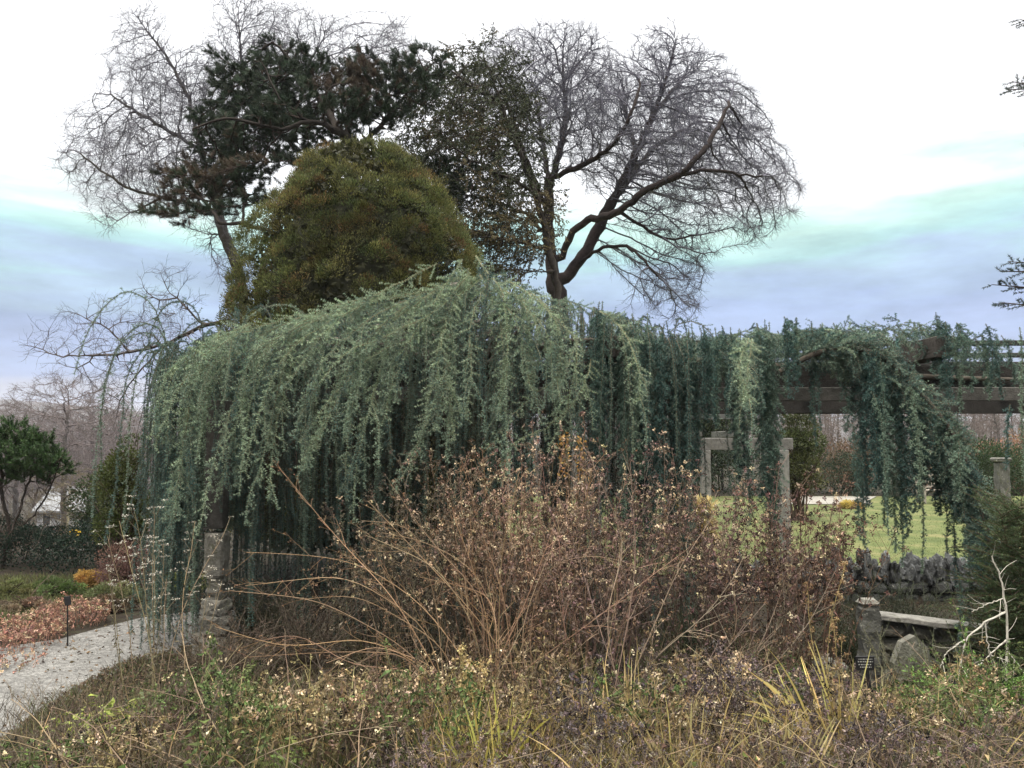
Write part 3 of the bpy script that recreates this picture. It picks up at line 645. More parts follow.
# ------------------------------------------------------------------ weeping cedar
OUT = np.array([(132, 372), (137, 350), (160, 343), (200, 337), (250, 322), (300, 311), (350, 300), (400, 290), (440, 280), (475, 272), (520, 280), (560, 290), (600, 300), (650, 318), (700, 327), (760, 318), (800, 317), (850, 318), (880, 315), (905, 309), (940, 314), (975, 322), (1010, 336)])
def cedar():
    Yc = 8.7
    root = thing('weeping_cedar', 'huge weeping blue-green cedar draped in long curtains of foliage over the whole pergola', 'tree', (float(P(455, 500, Yc)[0]), Yc+.3, 0))
    ox = P(OUT[:, 0], OUT[:, 1], Yc)
    def top(x, y=None):
        z = np.interp(x, ox[:, 0], ox[:, 2])
        return z
    N, T_, W = MB(), MB(), MB()            # needles, trunk and limbs, twigs
    BLUE, PALE, DEEP = np.array((.075, .145, .13)), np.array((.42, .53, .36)), np.array((.035, .07, .065))  # PALE: fresh growth raised towards highlights; DEEP: inner shade put into the colour
    def clothe(q, r, col, sp=.016, k=10, L=.021, w=.0052, bark=(.16, .13, .09), keep=1.0):
        n = len(q); chain_segs(W, q, r, r*.5, np.tile(np.asarray(bark, float), (n, 1)) if np.ndim(bark) == 1 else bark)
        p, t, i, tt = along(q, .013, True)
        if keep < 1: m = rng.random(len(p)) < keep; p, t, i, tt = p[m], t[m], i[m], tt[m]
        c = np.clip(col[i]*(1+rng.normal(size=(len(p), 1))*.10), .01, 1)
        needles(N, p, t, k, L, w, c, fwd=.35)
    def side(q, sp, L, S, g, out=.9, t0=0.05, flat=None):
        p, t, i, tt = along(q, sp); m = tt > t0; p, t, i, tt = p[m], t[m], i[m], tt[m]
        n = len(p); r = rdir(n); r = nrm(r-t*np.sum(r*t, 1, keepdims=True))
        if flat is not None:               # herring-bone sprays lie in a plane
            r = nrm(np.cross(t, np.array(flat)))*np.where(rng.random(n) < .5, 1, -1)[:, None]+rdir(n)*.25
        d = nrm(t*.8+r*out); l = L*rng.uniform(.35, 1.2, n)*(1-.55*tt**2)
        return droop(p, d, l, S, g, .10), i
    def ccol(n, mixp, s=.14):
        u = np.clip(mixp+rng.normal(size=n)*.24, 0, 1)[:, None]
        c = BLUE*(1-u)+PALE*u; return np.clip(c*(1+rng.normal(size=(n, 1))*s), .01, 1)
    # --- curtain of the main mass, several rows deep
    def curtain(n, px0, px1, y0, y1, Lmin, Lmax, mixp, dark=None, leanx=-.45, fwd=.55, dz=.0):
        px = rng.uniform(px0, px1, n); y = rng.uniform(y0, y1, n); x = P(px, 400, Yc)[:, 0]
        xt = x; x = x*y/Yc
        z = CAMZ+(top(xt)-CAMZ)*np.minimum(y/Yc, 1)-.12-.18*np.clip((Yc-y)/1.0, 0, 2)**2-.10*np.clip(y-Yc-.6, 0, 3)-rng.random(n)**2*dz
        xl = P(132, 400, Yc)[0]
        lean = leanx*(1-sst(P(480, 0, Yc)[0], P(640, 0, Yc)[0], x)*1.2)*sst(xl+.6, xl+1.8, x)*rng.uniform(.3, 1.3, n)
        d = np.stack([lean, np.where(y < Yc+.6, -fwd*.7, fwd*.4)*rng.uniform(.2, 1.2, n), .0+rng.uniform(-.5, .2, n)], 1)
        L = rng.uniform(Lmin, Lmax, n); L = np.minimum(L, (z-.35)*1.12); pier = (px > 206) & (px < 246) & (y < 9.1); L = np.where(pier, np.minimum(L, (z-1.22)*1.02), L)
        q = droop(np.stack([x, y, z], 1), d, L, 16, .45*rng.uniform(.6, 1.6, n), .07)
        c = ccol(n, mixp)
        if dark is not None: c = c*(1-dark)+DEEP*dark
        return q, c
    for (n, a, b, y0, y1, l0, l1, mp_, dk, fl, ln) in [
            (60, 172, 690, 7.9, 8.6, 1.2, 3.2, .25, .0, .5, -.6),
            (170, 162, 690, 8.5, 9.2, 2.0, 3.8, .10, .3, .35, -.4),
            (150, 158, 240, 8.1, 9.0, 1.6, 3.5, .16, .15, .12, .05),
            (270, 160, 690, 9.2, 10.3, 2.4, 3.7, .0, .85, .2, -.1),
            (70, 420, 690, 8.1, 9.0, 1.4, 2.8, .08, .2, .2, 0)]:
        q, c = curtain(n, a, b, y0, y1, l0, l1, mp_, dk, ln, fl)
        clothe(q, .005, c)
        s, i = side(q, .040, .09, 4, .35); clothe(s, .0022, c[i], sp=.022, k=6)
    # a leafy mat over the crest
    n = 230; px = rng.uniform(168, 690, n); y = rng.uniform(8.0, 10.3, n); x = P(px, 400, y)[:, 0]
    z = CAMZ+(top(x*Yc/y)-CAMZ)*np.minimum(y/Yc, 1)-.10-.18*np.clip((Yc-y)/1.0, 0, 2)**2-.08*np.clip(y-Yc-.4, 0, 3)
    d = nrm(np.stack([np.where(px < 480, -.8, .5)*rng.uniform(.2, 1, n)*np.clip((px-150)/130, 0, 1), -rng.uniform(-.3, 1, n), rng.uniform(-.3, .12, n)], 1))
    q = droop(np.stack([x, y, z], 1), d, rng.uniform(.2, .6, n), 7, .25, .07); c = ccol(n, .35); clothe(q, .004, c)
    s, i = side(q, .05, .10, 4, .2); clothe(s, .002, c[i])
    # --- pale front sprays, herring-boned (drawn after the photograph's main sweeps)
    sw = [[(478, 275), (455, 300), (437, 345), (428, 400), (412, 470)], [(470, 276), (430, 310), (395, 360), (385, 420)], [(455, 280), (400, 315), (350, 360), (322, 425), (303, 470)], [(440, 284), (370, 318), (330, 350), (305, 400)],
          [(420, 292), (350, 310), (290, 345), (262, 400), (245, 470)], [(380, 300), (310, 320), (255, 350), (225, 420), (205, 500)], [(340, 304), (280, 325), (235, 350), (200, 410), (170, 490)], [(300, 314), (240, 333), (195, 360), (160, 430)],
          [(250, 325), (200, 345), (165, 375), (150, 440)], [(480, 276), (500, 310), (505, 370), (500, 410)], [(490, 276), (470, 320), (472, 380), (465, 420)], [(575, 345), (568, 370), (535, 395), (505, 420), (490, 450)],
          [(530, 290), (560, 320), (580, 345), (570, 400), (548, 450)], [(505, 280), (540, 300), (560, 330), (562, 380)], [(460, 290), (435, 330), (380, 350), (345, 380), (300, 440)], [(495, 285), (520, 330), (530, 390)], [(600, 310), (625, 330), (640, 370), (640, 400)],
          [(475, 290), (500, 300), (530, 330), (540, 370)], [(410, 300), (372, 345), (352, 400), (345, 470)], [(330, 320), (290, 365), (275, 430), (268, 500)], [(225, 340), (190, 385), (185, 450), (172, 520)], [(445, 310), (448, 380), (455, 440)], [(752, 338), (748, 370), (745, 405)]]
    for l in sw:
        for rep in range(2):
            l_ = np.array(l, float)+(rng.normal(size=(len(l), 2))*6+rng.normal(size=2)*10 if rep else 0)
            m = len(l_); Ys = Yc-.50-.90*np.sin(np.linspace(.1, 1, m)*1.7)-rng.uniform(0, .15); q = np.array([P(a[0], a[1], yy) for a, yy in zip(l_, Ys)])
            t = np.linspace(0, 1, 22); tt = np.linspace(0, 1, m); q = np.stack([np.interp(t, tt, q[:, k]) for k in range(3)], 1)
            for _ in range(3): q[1:-1] = (q[:-2]+q[1:-1]*2+q[2:])/4
            q = q[None]+rng.normal(size=(1, 22, 3))*.006
            if rep and rng.random() < .2: continue
            c = ccol(1, .9, .08); clothe(q, .006, c, k=10, bark=(.22, .19, .12))
            s, i = side(q, .036, .15, 5, .12, 1.1, .0, flat=(0, -1, .3)); cs = ccol(len(s), .72); clothe(s, .0024, cs, k=9, bark=(.26, .24, .15))
            # long secondary shoots that fall from the sweep
            p, t, i, u = along(q, .085); m = (u > .08) & (rng.random(len(u)) < .40); p, t, u = p[m], t[m], u[m]; n = len(p)
            h = droop(p, t*1.0+nrm(rdir(n)*[1, .7, .2]+[0, -.35, 0])*.6, rng.uniform(.15, .85, n)*(1.1-.5*u), 10, .38, .06); ch = ccol(n, .38); clothe(h, .0035, ch, k=9, bark=(.26, .24, .15))
            s, i = side(h, .042, .10, 4, .16, 1.0, .05, flat=(0, -1, .2)); clothe(s, .002, ch[i], k=8)
    # --- hanging ropes: narrow dense columns
    def rope(x, y, z0, L, rad, mixp, dens=1.0, dx=0.0):
        m = max(int(3*dens), 1); p0 = np.array([x, y, z0])+rng.normal(size=(m, 3))*[rad*.35, rad*.35, .05]
        q = droop(p0, np.tile([dx, -.15, -.6], (m, 1))+rng.normal(size=(m, 3))*.15, L*rng.uniform(.75, 1.0, m), 14, .5, .05)
        c = ccol(m, mixp, .08); clothe(q, .004, c)
        s, i = side(q, .016, rad*1.5, 4, .22, 1.1); clothe(s, .002, c[i], L=.026, w=.0062)
        return q
    for px, y1, rad, mx_ in [(632, 470, .10, .0), (650, 520, .12, .05), (668, 560, .13, .05), (690, 470, .10, .05), (705, 440, .09, .1), (722, 395, .08, .1), (722, 430, .05, .1), (742, 520, .10, .1), (757, 560, .14, .12), (772, 560, .14, .05),
                             (786, 400, .07, .05), (800, 388, .06, 0), (822, 385, .07, .05), (838, 388, .07, .05), (812, 440, .035, 0), (690, 520, .06, 0), (735, 470, .06, 0), 
                             (940, 400, .11, .02), (955, 402, .08, .05), (985, 400, .07, .0), (1000, 395, .06, 0), (620, 560, .13, 0), (600, 540, .13, 0), (640, 590, .12, 0), (962, 350, .08, .05)]:
        yy = Yc-rng.uniform(.25, .7); x = P(px, 400, yy)[0]; z0 = CAMZ+(float(top(P(px, 400, Yc)[0]))-CAMZ)*yy/Yc-.06; ze = float(P(px, y1, yy)[2]); rope(x, yy, z0, z0-ze, rad, mx_)
    # matted crest over the pergola to the right
    for (a, b, n) in ((680, 870, 230), (840, 885, 60), (885, 935, 36), (950, 980, 26), (985, 1030, 8)):
        px = rng.uniform(a, b, n); y = Yc+rng.uniform(-.6, 1.3, n); x = P(px, 400, Yc)[:, 0]*(1+(y-Yc)*.03); z = CAMZ+(top(P(px, 400, Yc)[:, 0])-CAMZ)*np.minimum(y/Yc, 1.05)-.12-rng.random(n)*.14
        d = nrm(np.stack([rng.normal(size=n)*.7, rng.uniform(-.35, .35, n), rng.uniform(-.4, .15, n)], 1))
        q = droop(np.stack([x, y, z], 1), d, rng.uniform(.18, .5, n), 6, .30, .10); c = ccol(n, .16); clothe(q, .004, c)
        s, i = side(q, .03, .11, 3, .15); clothe(s, .002, c[i], sp=.018, k=8)
    # --- the long arching limb that comes down at the right
    arc = np.array([(780, 372), (815, 352), (852, 346), (885, 356), (912, 384), (938, 412), (958, 440), (972, 475), (984, 520), (996, 575)], float)
    t = np.linspace(0, 1, 40); tt = np.linspace(0, 1, len(arc)); pa = np.stack([np.interp(t, tt, arc[:, 0]), np.interp(t, tt, arc[:, 1])], 1)
    ya = Yc-.55-.9*np.sin(t*1.5); A = P(pa[:, 0], pa[:, 1], ya)
    for _ in range(4): A[1:-1] = (A[:-2]+A[1:-1]*2+A[2:])/4
    tube(T_, A, np.linspace(.03, .014, 40), 8, (.10, .085, .07))
    for rep in range(6):
        q = (A+rng.normal(size=3)*[.05, .08, .04])[None]; c = ccol(1, .14); s, i = side(q, .022, .26, 6, .22, 1.0, .08); cs = ccol(len(s), .14); clothe(s, .003, cs, k=7)
        s2, i2 = side(s, .055, .11, 3, .2); clothe(s2, .002, cs[i2], sp=.02, k=6)
    for k in range(40):
        u = .24+.72*(k+rng.random()*.6)/40; p = np.array([np.interp(u, t, A[:, j]) for j in range(3)])
        px = 512+(p[0]/p[1])*F*.998
        ye = np.interp(px, [840, 860, 880, 905, 930, 960, 1000], [520, 470, 530, 560, 466, 545, 600])+rng.uniform(-60, 12)
        ze = float(P(px, ye, p[1])[2]); L = max(p[2]-ze, .25)
        rope(p[0]+rng.normal()*.03, p[1]+rng.uniform(-.12, .35), p[2]-.02, L, rng.uniform(.055, .11), .12 if u < .95 else .3, .7)
    # thin trailers reaching the lawn's height
    for px, y0, y1 in [(852, 420, 565), (873, 400, 560), (893, 420, 590), (915, 450, 590), (938, 470, 560), (948, 480, 600), (967, 480, 640), (925, 400, 520), (955, 560, 690), (1000, 570, 640), (1010, 400, 470), (1018, 330, 520), (980, 560, 700), (1012, 540, 640)]:
        yy = Yc-rng.uniform(.6, 1.2); p0 = P(px, y0, yy); p1 = P(px, y1, yy)
        rope(p0[0], yy, p0[2], p0[2]-p1[2], rng.uniform(.03, .055), .12, .4)
    # --- trunk and rising limbs, and bare inner twigs hanging in the dark
    bx = float(P(455, 500, Yc)[0]); by = Yc+.5
    tube(T_, droop(np.array([[bx, by, -.15]]), np.array([[.1, 0, 1.]]), np.array([4.1]), 16, -.03, .10)[0], np.linspace(.19, .10, 17), 12, (.10, .085, .07), .06)
    for k in range(22):
        a = rng.uniform(0, 2*math.pi); st = np.array([[bx+.1, by, rng.uniform(2.4, 3.7)]]); tx = rng.uniform(135, 700); ty = rng.uniform(7.9, 10.2)
        xe = float(P(tx, 400, Yc)[0]); e = np.array([xe, ty, float(top(xe))-.25-.3*max(0, (Yc-ty)/1.1)**2]); tt = np.linspace(0, 1, 14)[:, None]
        q = st*(1-tt)+e*tt; q[:, 2] += np.sin(tt[:, 0]*math.pi)*.15-.1; q += rng.normal(size=q.shape)*.025; q[0] = st
        tube(T_, q, np.linspace(.065, .015, 14), 7, (.11, .095, .08), .05)
    tt = np.linspace(0, 1, 24)[:, None]; q = np.array([[bx+.2, by, 3.15]])*(1-tt)+np.array([P(1015, 376, Yc+.2)])*tt; q[:, 2] += np.sin(tt[:, 0]*5)*.04-.05*np.sin(tt[:, 0]*math.pi); tube(T_, q, np.linspace(.09, .02, 24), 8, (.11, .095, .08), .05)
    n = 900; px = rng.uniform(150, 690, n); y = rng.uniform(8.5, 10.4, n); x = P(px, 400, Yc)[:, 0]; z = top(x)-.3-rng.random(n)*1.4
    q = droop(np.stack([x, y, z], 1), rdir(n)+[0, 0, -.6], rng.uniform(.5, 1.5, n), 8, .3, .14); chain_segs(W, q, .004, .002, jit((.075, .06, .048), n, .2, .03))
    s, i = side(q, .11, .22, 4, .1); chain_segs(W, s, .002, .0012, jit((.075, .06, .048), len(s), .2, .03))
    part(T_, 'trunk', M_BARK, root, True); part(W, 'branchlets', M_STEM, root); part(N, 'foliage', M_NEEDLE, root)
    print('cedar needle tris', sum(len(a) for a in N.T))
cedar()
# ------------------------------------------------------------------ background
def blob_shrub(name, label, cat, c, size, col, n, leaf=.05, group=None, mat=None, up=.3, lumps=14, stems=(.08, .06, .045), bare=0):
    """a shrub: stems from the ground and foliage in clumps through its volume"""
    c = np.asarray(c, float); size = np.asarray(size, float); z0 = float(H(c[0], c[1]))
    root = thing(name, label, cat, (c[0], c[1], z0), group)
    cc = rng.normal(size=(lumps, 3)); cc = nrm(cc)*rng.uniform(.35, .8, (lumps, 1)); cc[:, 2] = np.abs(cc[:, 2])*1.1-.05
    cen = np.array([c[0], c[1], z0])+np.array([0, 0, size[2]*.25])+cc*size*[.5, .5, .62]
    k = rng.integers(0, lumps, n); d = rdir(n); rad = size.min()*.30*rng.uniform(.6, 1.0, n)
    p = cen[k]+d*rad[:, None]*[1.2, 1.2, .9]; p[:, 2] = np.maximum(p[:, 2], H(p[:, 0], p[:, 1])+.01)
    lc = jit(col, lumps, .15, .05)[k]*(1+rng.normal(size=(n, 1))*.2)
    mf, ms = MB(), MB(); leaves(mf, p, nrm(d+[0, 0, up]+rdir(n)*.5), leaf*rng.uniform(.6, 1.3, n), leaf*.5, np.clip(lc, .005, 1))
    m = 26; st = np.array([c[0], c[1], z0-.03])+rng.normal(size=(m, 3))*[size[0]*.1, size[1]*.1, 0]; e = cen[rng.integers(0, lumps, m)]
    L = np.linalg.norm(e-st, axis=1); q = droop(st, (e-st)/L[:, None]+[0, 0, .3], L*1.1, 6, .02, .1); chain_segs(ms, q, .008+size[2]*.006, .004, stems)
    part(mf, 'foliage', mat or M_LEAF, root); part(ms, 'stems', M_TWIG, root); return root
def copy_tree(o):
    c = o.copy(); COL.objects.link(c)
    for ch in o.children:
        d = ch.copy(); COL.objects.link(d); d.parent = c
    return c

def generic_bare(name, label, h, spread, twcol, bark, group, natt=500, trunk=.3, lean=0.):
    T = Tree(); T.limb(np.array([[0, 0, -.3], [0, 0, h*trunk], [lean, 0, h*.6], [lean*1.3, .1, h*.8]]), h*.03)
    a = rdir(natt)*rng.random((natt, 1))**.4; a = a*[spread, spread, h*.36]+[lean, 0, h*.63]
    T.grow(a, h*.03, h*.035, trop=(0, 0, .1)); r = T.radii(h*.0009, rmax=h*.022)
    root = thing(name, label, 'tree', (0, 0, 0), group); mt, mc = MB(), MB(); T.mesh(mt, bark, h*.005, 7, mc, twcol)
    pos = np.array(T.pos); d = T.dirs(); sel = r < h*.0022; twigs(mc, pos[sel], d[sel], 3, h*.05, h*.0008, twcol, sub=2)
    part(mt, 'trunk', M_BARK, root, True); part(mc, 'crown', M_TWIG, root); return root
def place(o, px, Y, rz=0, s=1.0, label=None, py=None):
    x = float(P(px, 440, Y)[0]); o.location = (x, Y, float(H(x, Y))); o.rotation_euler.z = rz; o.scale = (s, s, s)
    if label: o['label'] = label
    return o
g1 = 'bare trees standing beyond the lawn'
protos = [generic_bare('bare_tree', 'grey leafless tree standing beyond the lawn', 7.5, 2.4, (.20, .18, .165), (.16, .145, .13), g1),
          generic_bare('bare_tree', 'grey leafless tree standing beyond the lawn', 9, 2.2, (.17, .14, .13), (.14, .125, .115), g1, lean=.5)]
first = [True, True]
for i, (px, Y, s) in enumerate([(722, 34, 1), (748, 40, 1.1), (770, 36, .8), (815, 33, .75), (838, 42, .9), (862, 38, .9), (885, 46, 1), (905, 36, .8), (930, 50, 1.0), (952, 40, .9), (975, 48, 1), (1000, 42, .9), (1022, 52, 1.1), (690, 48, 1.1),
        (1050, 45, 1), (1085, 50, 1), (795, 52, 1.0), (870, 56, 1.0), (650, 44, 1), (610, 46, 1), (1120, 44, 1)]):
    k = i % 2; o = protos[k] if first[k] else copy_tree(protos[k]); first[k] = False; place(o, px, Y, i*1.3, s*.72)
# dark clipped hedge closing the lawn
def hedge(name, label, a, b, w, h, col, n, leaf=.06, hh=None, wav=.1):
    a, b = np.array(a, float), np.array(b, float); m = (a+b)/2; z0 = float(H(m[0], m[1])); root = thing(name, label, 'hedge', (m[0], m[1], z0))
    L = np.linalg.norm(b-a); d = (b-a)/L; nn_ = np.array([-d[1], d[0]])
    u = rng.uniform(0, L, n); side = rng.uniform(-1, 1, n); v = rng.random(n)**.7
    hl = h*(1+wav*np.sin(u*2.1+1)*.6+wav*np.sin(u*5.3))
    w_ = w/2*(1-.35*v**3); xy = a+d*u[:, None]+nn_*(side*w_)[:, None]; z = H(xy[:, 0], xy[:, 1])+v*hl
    shell = (np.abs(side) > .75) | (v > .85) | (rng.random(n) < .25)
    p = np.column_stack([xy, z])[shell]; k = len(p); nz = mnoise_arr(p, 1.3)*.12; p += rdir(k)*.05; p[:, 2] += nz
    mf = MB(); leaves(mf, p, rdir(k)+[0, 0, .5], leaf*rng.uniform(.6, 1.3, k), leaf*.55, jit(col, k, .25, .06)); part(mf, 'foliage', M_LEAF, root)
    ms = MB(); q = 30; uu = rng.uniform(0, L, q); xy = a+d*uu[:, None]; st = np.column_stack([xy, H(xy[:, 0], xy[:, 1])-.05]); chain_segs(ms, droop(st, rdir(q)*.4+[0, 0, 1], np.full(q, h*.8), 5, 0., .1), .015, .006, (.06, .05, .04)); part(ms, 'stems', M_TWIG, root)
    return root
hedge('hedge', 'long dark evergreen hedge closing the far side of the lawn', (5.2, 29.5), (24, 31.5), 1.4, 1.5, (.035, .05, .028), 26000, .10, wav=.25)
hedge('hedge', 'dark evergreen hedge running beside the path, in front of the pale far lawn', (-12.5, 15.3), (-6.3, 13.0), 1.3, .62, (.018, .034, .022), 34000, .05, wav=.2)
hedge('hedge', 'red-brown leafless hedge in front of the pale house', (-32, 39.0), (-15, 39.3), 1.2, 1.3, (.10, .055, .05), 9000, .12)
# evergreens and shrubs behind the lawn
for a in [('evergreen_shrub', 'olive evergreen tree beside the grey arbour post', (P(797, 440, 21)[0], 21), (1.1, 1.1, 4.2), (.085, .095, .04), 7000, .09),
          ('evergreen_tree', 'broad dark evergreen far behind the arbour', (P(700, 440, 34)[0], 34), (5, 4, 5.5), (.05, .065, .03), 9000, .18),
          ('evergreen_tree', 'dark green evergreen behind the low end of the arching cedar limb', (P(985, 440, 27)[0], 27), (3, 3, 2.6), (.05, .075, .035), 9000, .10),
          ('grass_clump', 'tall straw-coloured ornamental grass below the arbour', (P(690, 470, 14)[0], 14), (.9, .7, 1.5), (.42, .33, .16), 4500, .10),
          ('yellow_shrub', 'small bright yellow shrub at the edge of the lawn', (P(852, 506, 24.5)[0], 24.5), (.9, .8, .30), (.55, .42, .14), 2200, .07),
          ('russet_shrub', 'wide salmon-brown leafy shrub far behind the right end of the lawn', (P(965, 440, 33)[0], 33), (5.5, 2.4, 2.6), (.30, .165, .11), 9000, .12),
          ('russet_shrub', 'russet shrub behind the right-hand stone post', (P(1030, 440, 31)[0], 31), (4, 2.4, 2.7), (.26, .15, .10), 7000, .12),
          ('tan_shrub', 'tall tan-leaved shrub behind the narrow hanging trailers', (P(850, 440, 32)[0], 32), (2.6, 2.2, 3.0), (.20, .145, .095), 6000, .11)]:
    blob_shrub(a[0], a[1], 'shrub' if 'tree' not in a[0] else 'tree', a[2], a[3], a[4], a[5], a[6], lumps=26)
# far woods that read as one mass
def woods():
    mt = MB(); n = 260; x = rng.uniform(-10, 95, n); y = rng.uniform(58, 95, n); st = np.stack([x, y, H(x, y)-.2], 1)
    q = droop(st, rdir(n)*.12+[0, 0, 1], rng.uniform(4, 8.0, n), 6, -.01, .04); c = jit((.13, .11, .10), n, .2, .04); chain_segs(mt, q, .11, .03, c, 5)
    p, t, i, tt = along(q, .28); m = tt > .25; p, t = p[m], t[m]; b = droop(p, t*.7+rdir(len(p)), rng.uniform(.8, 2.4, len(p)), 4, -.02, .15); chain_segs(mt, b, .03, .012, jit((.16, .125, .11), len(b), .2, .04))
    p, t, i, tt = along(b, .35); b = droop(p, t*.7+rdir(len(p)), rng.uniform(.4, 1.1, len(p)), 2, -.02, .15); chain_segs(mt, b, .013, .008, jit((.19, .145, .125), len(b), .2, .04))
    o = mt.build('far_woods', M_TWIG); tag(o, 'brown leafless woods far behind the garden', 'woods', None, 'stuff')
woods()
def slope_woods():
    mt = MB()
    for n, y0, y1, hh, rr in ((240, 95, 170, 8, .10), (420, 170, 330, 10, .14), (520, 330, 700, 13, .22)):
        y = rng.uniform(y0, y1, n); x = -rng.uniform(.36, .85, n)*y
        z = H(x, y) if y1 < 400 else np.full(n, -7.)
        st = np.stack([x, y, z-.3], 1); q = droop(st, rdir(n)*.15+[0, 0, 1], hh*rng.uniform(.6, 1.1, n), 6, -.001, .05); c = jit((.13, .115, .115), n, .2, .03); chain_segs(mt, q, rr, rr*.3, c, 4)
        p, t, i, tt = along(q, hh*.035); m = tt > .2; p, t = p[m], t[m]; b = droop(p, t*.7+rdir(len(p)), hh*rng.uniform(.12, .36, len(p)), 4, -.002, .15); chain_segs(mt, b, rr*.3, rr*.12, jit((.15, .125, .125), len(b), .2, .03))
        p, t, i, tt = along(b, hh*.05); b = droop(p, t*.7+rdir(len(p)), hh*rng.uniform(.05, .14, len(p)), 2, -.002, .15); chain_segs(mt, b, rr*.16, rr*.08, jit((.16, .135, .135), len(b), .2, .03))
    o = mt.build('hillside_woods', M_TWIG); tag(o, 'purple-grey leafless woods covering the distant slope at left', 'woods', None, 'stuff')
slope_woods()
# bench on the far side of the lawn
def bench():
    Y = 26.5; x = float(P(940, 495, Y)[0]); z = .03; root = thing('garden_bench', 'slatted grey wooden garden bench facing across the lawn', 'bench', (x, Y, z)); c = (.34, .31, .27); w = 1.25
    def B(nm, items):
        m = MB()
        for p0, p1, a, b in items: beam(m, (x+p0[0], Y+p0[1], z+p0[2]), (x+p1[0], Y+p1[1], z+p1[2]), a, b, c, cuts=3, bev=.004, wob=0)
        return part(m, nm, M_WOOD, root)
    B('seat', [((-w/2, -.25+.1*k, .43), (w/2, -.25+.1*k, .43), .08, .03) for k in range(5)])
    B('backrest', [((-w/2, .24, .90), (w/2, .24, .90), .05, .08), ((-w/2, .22, .52), (w/2, .22, .52), .05, .06)]+[((-w/2+.09+k*(w-.18)/11, .23, .54), (-w/2+.09+k*(w-.18)/11, .235, .88), .045, .02) for k in range(12)])
    for s in (-1, 1):
        B('leg', [((s*w/2, -.25, 0), (s*w/2, -.25, .64), .06, .06)]); B('leg', [((s*w/2, .24, 0), (s*w/2, .24, .94), .06, .06)]); B('armrest', [((s*w/2, -.30, .66), (s*w/2, .24, .66), .06, .035)])
bench()
# far stone posts right
for px, Y, lab in ((1003, 22, 'pale stone garden post standing beyond the lawn near the right edge'),):
    x = float(P(px, 500, Y)[0]); root = thing('stone_post', lab, 'stone post', (x, Y, 0)); m = MB(); beam(m, (x, Y, -.05), (x, Y, 1.5), .3, .3, (.11, .108, .10), bev=.03, cuts=8, wob=.012); part(m, 'shaft', M_STONE, root)
    m = MB(); beam(m, (x, Y, 1.5), (x, Y, 1.62), .4, .4, (.14, .135, .125), bev=.03, cuts=4, wob=.01); part(m, 'cap', M_STONE, root)

# --- left background: house, road, trees
def house():
    Y = 82; xa, xb = P(38, 500, Y)[0], P(112, 500, Y)[0]; z0 = float(H(xa, Y))-.1; WC = (.42, .43, .46); root = thing('house', 'pale clapboard house with grey roof down the slope beyond the road', 'house', ((xa+xb)/2, Y, z0)); zt = float(P(80, 512, Y)[2]); zr = float(P(80, 490, Y)[2]); D = 6
    def box(m, x0, x1, y0, y1, za, zb, c): beam(m, ((x0+x1)/2, y0, (za+zb)/2), ((x0+x1)/2, y1, (za+zb)/2), x1-x0, zb-za, c, bev=.01, cuts=3, wob=0)
    m = MB(); box(m, xa, xb, Y, Y+D, z0, zt, WC)
    for k in range(12): box(m, xa-.01, xb+.01, Y-.03, Y-.012, z0+.2+k*.22, z0+.2+k*.22+.19, (.44, .45, .48))
    part(m, 'wall', M_PAINT, root)
    m = MB(); v = np.array([(xa-.4, Y-.5, zt-.05), (xb+.4, Y-.5, zt-.05), (xb+.4, Y+D/2, zr), (xa-.4, Y+D/2, zr), (xa-.4, Y+D+.5, zt-.05), (xb+.4, Y+D+.5, zt-.05)]); v = np.concatenate([v, v+[0, 0, .18]])
    m.add(v, np.array([[6, 7, 8, 9], [9, 8, 11, 10], [0, 3, 2, 1], [3, 4, 5, 2], [0, 1, 7, 6], [5, 4, 10, 11], [0, 6, 9, 3], [3, 9, 10, 4], [1, 2, 8, 7], [2, 5, 11, 8]]), (.20, .21, .23)); rf = part(m, 'roof', M_PAINT, root)
    m = MB(); beam(m, (xb-1.5, Y+D/2, zr-.3), (xb-1.5, Y+D/2, zr+1.0), .7, .7, (.25, .12, .09)); part(m, 'chimney', M_STONE, root)
    for k in range(4):
        x = xa+1+k*(xb-xa-2)/3; m = MB(); box(m, x-.45, x+.45, Y-.09, Y-.04, z0+1.0, z0+2.2, (.7, .7, .7)); part(m, 'window', M_PAINT, root); m = MB(); box(m, x-.36, x+.36, Y-.12, Y-.095, z0+1.08, z0+2.12, (.04, .05, .06)); part(m, 'window_pane', M_PAINT, root)
house()
g2 = 'leafless trees down the left-hand slope'
o = generic_bare('bare_tree', 'round-crowned bare tree on the skyline below the distant ridge at left', 11.5, 4.6, (.16, .135, .135), (.10, .09, .085), g2, 1800); place(o, 66, 52, 0, 1.0)
for px, Y, s, l in ((118, 60, .9, 'bare tree on the slope just left of the hanging cedar curtain'), (18, 66, 1.0, 'bare tree far down the slope at the left edge'), (92, 75, 1.15, 'bare tree beside the pale house')):
    c = copy_tree(o); place(c, px, Y, px, s, l)
o = generic_bare('small_tree', 'slim young tree with pale trunk between the dark hedge and the road', 3.6, 1.3, (.14, .12, .09), (.34, .31, .27), g2, 300, .4); place(o, 71, 26, 0, 1)
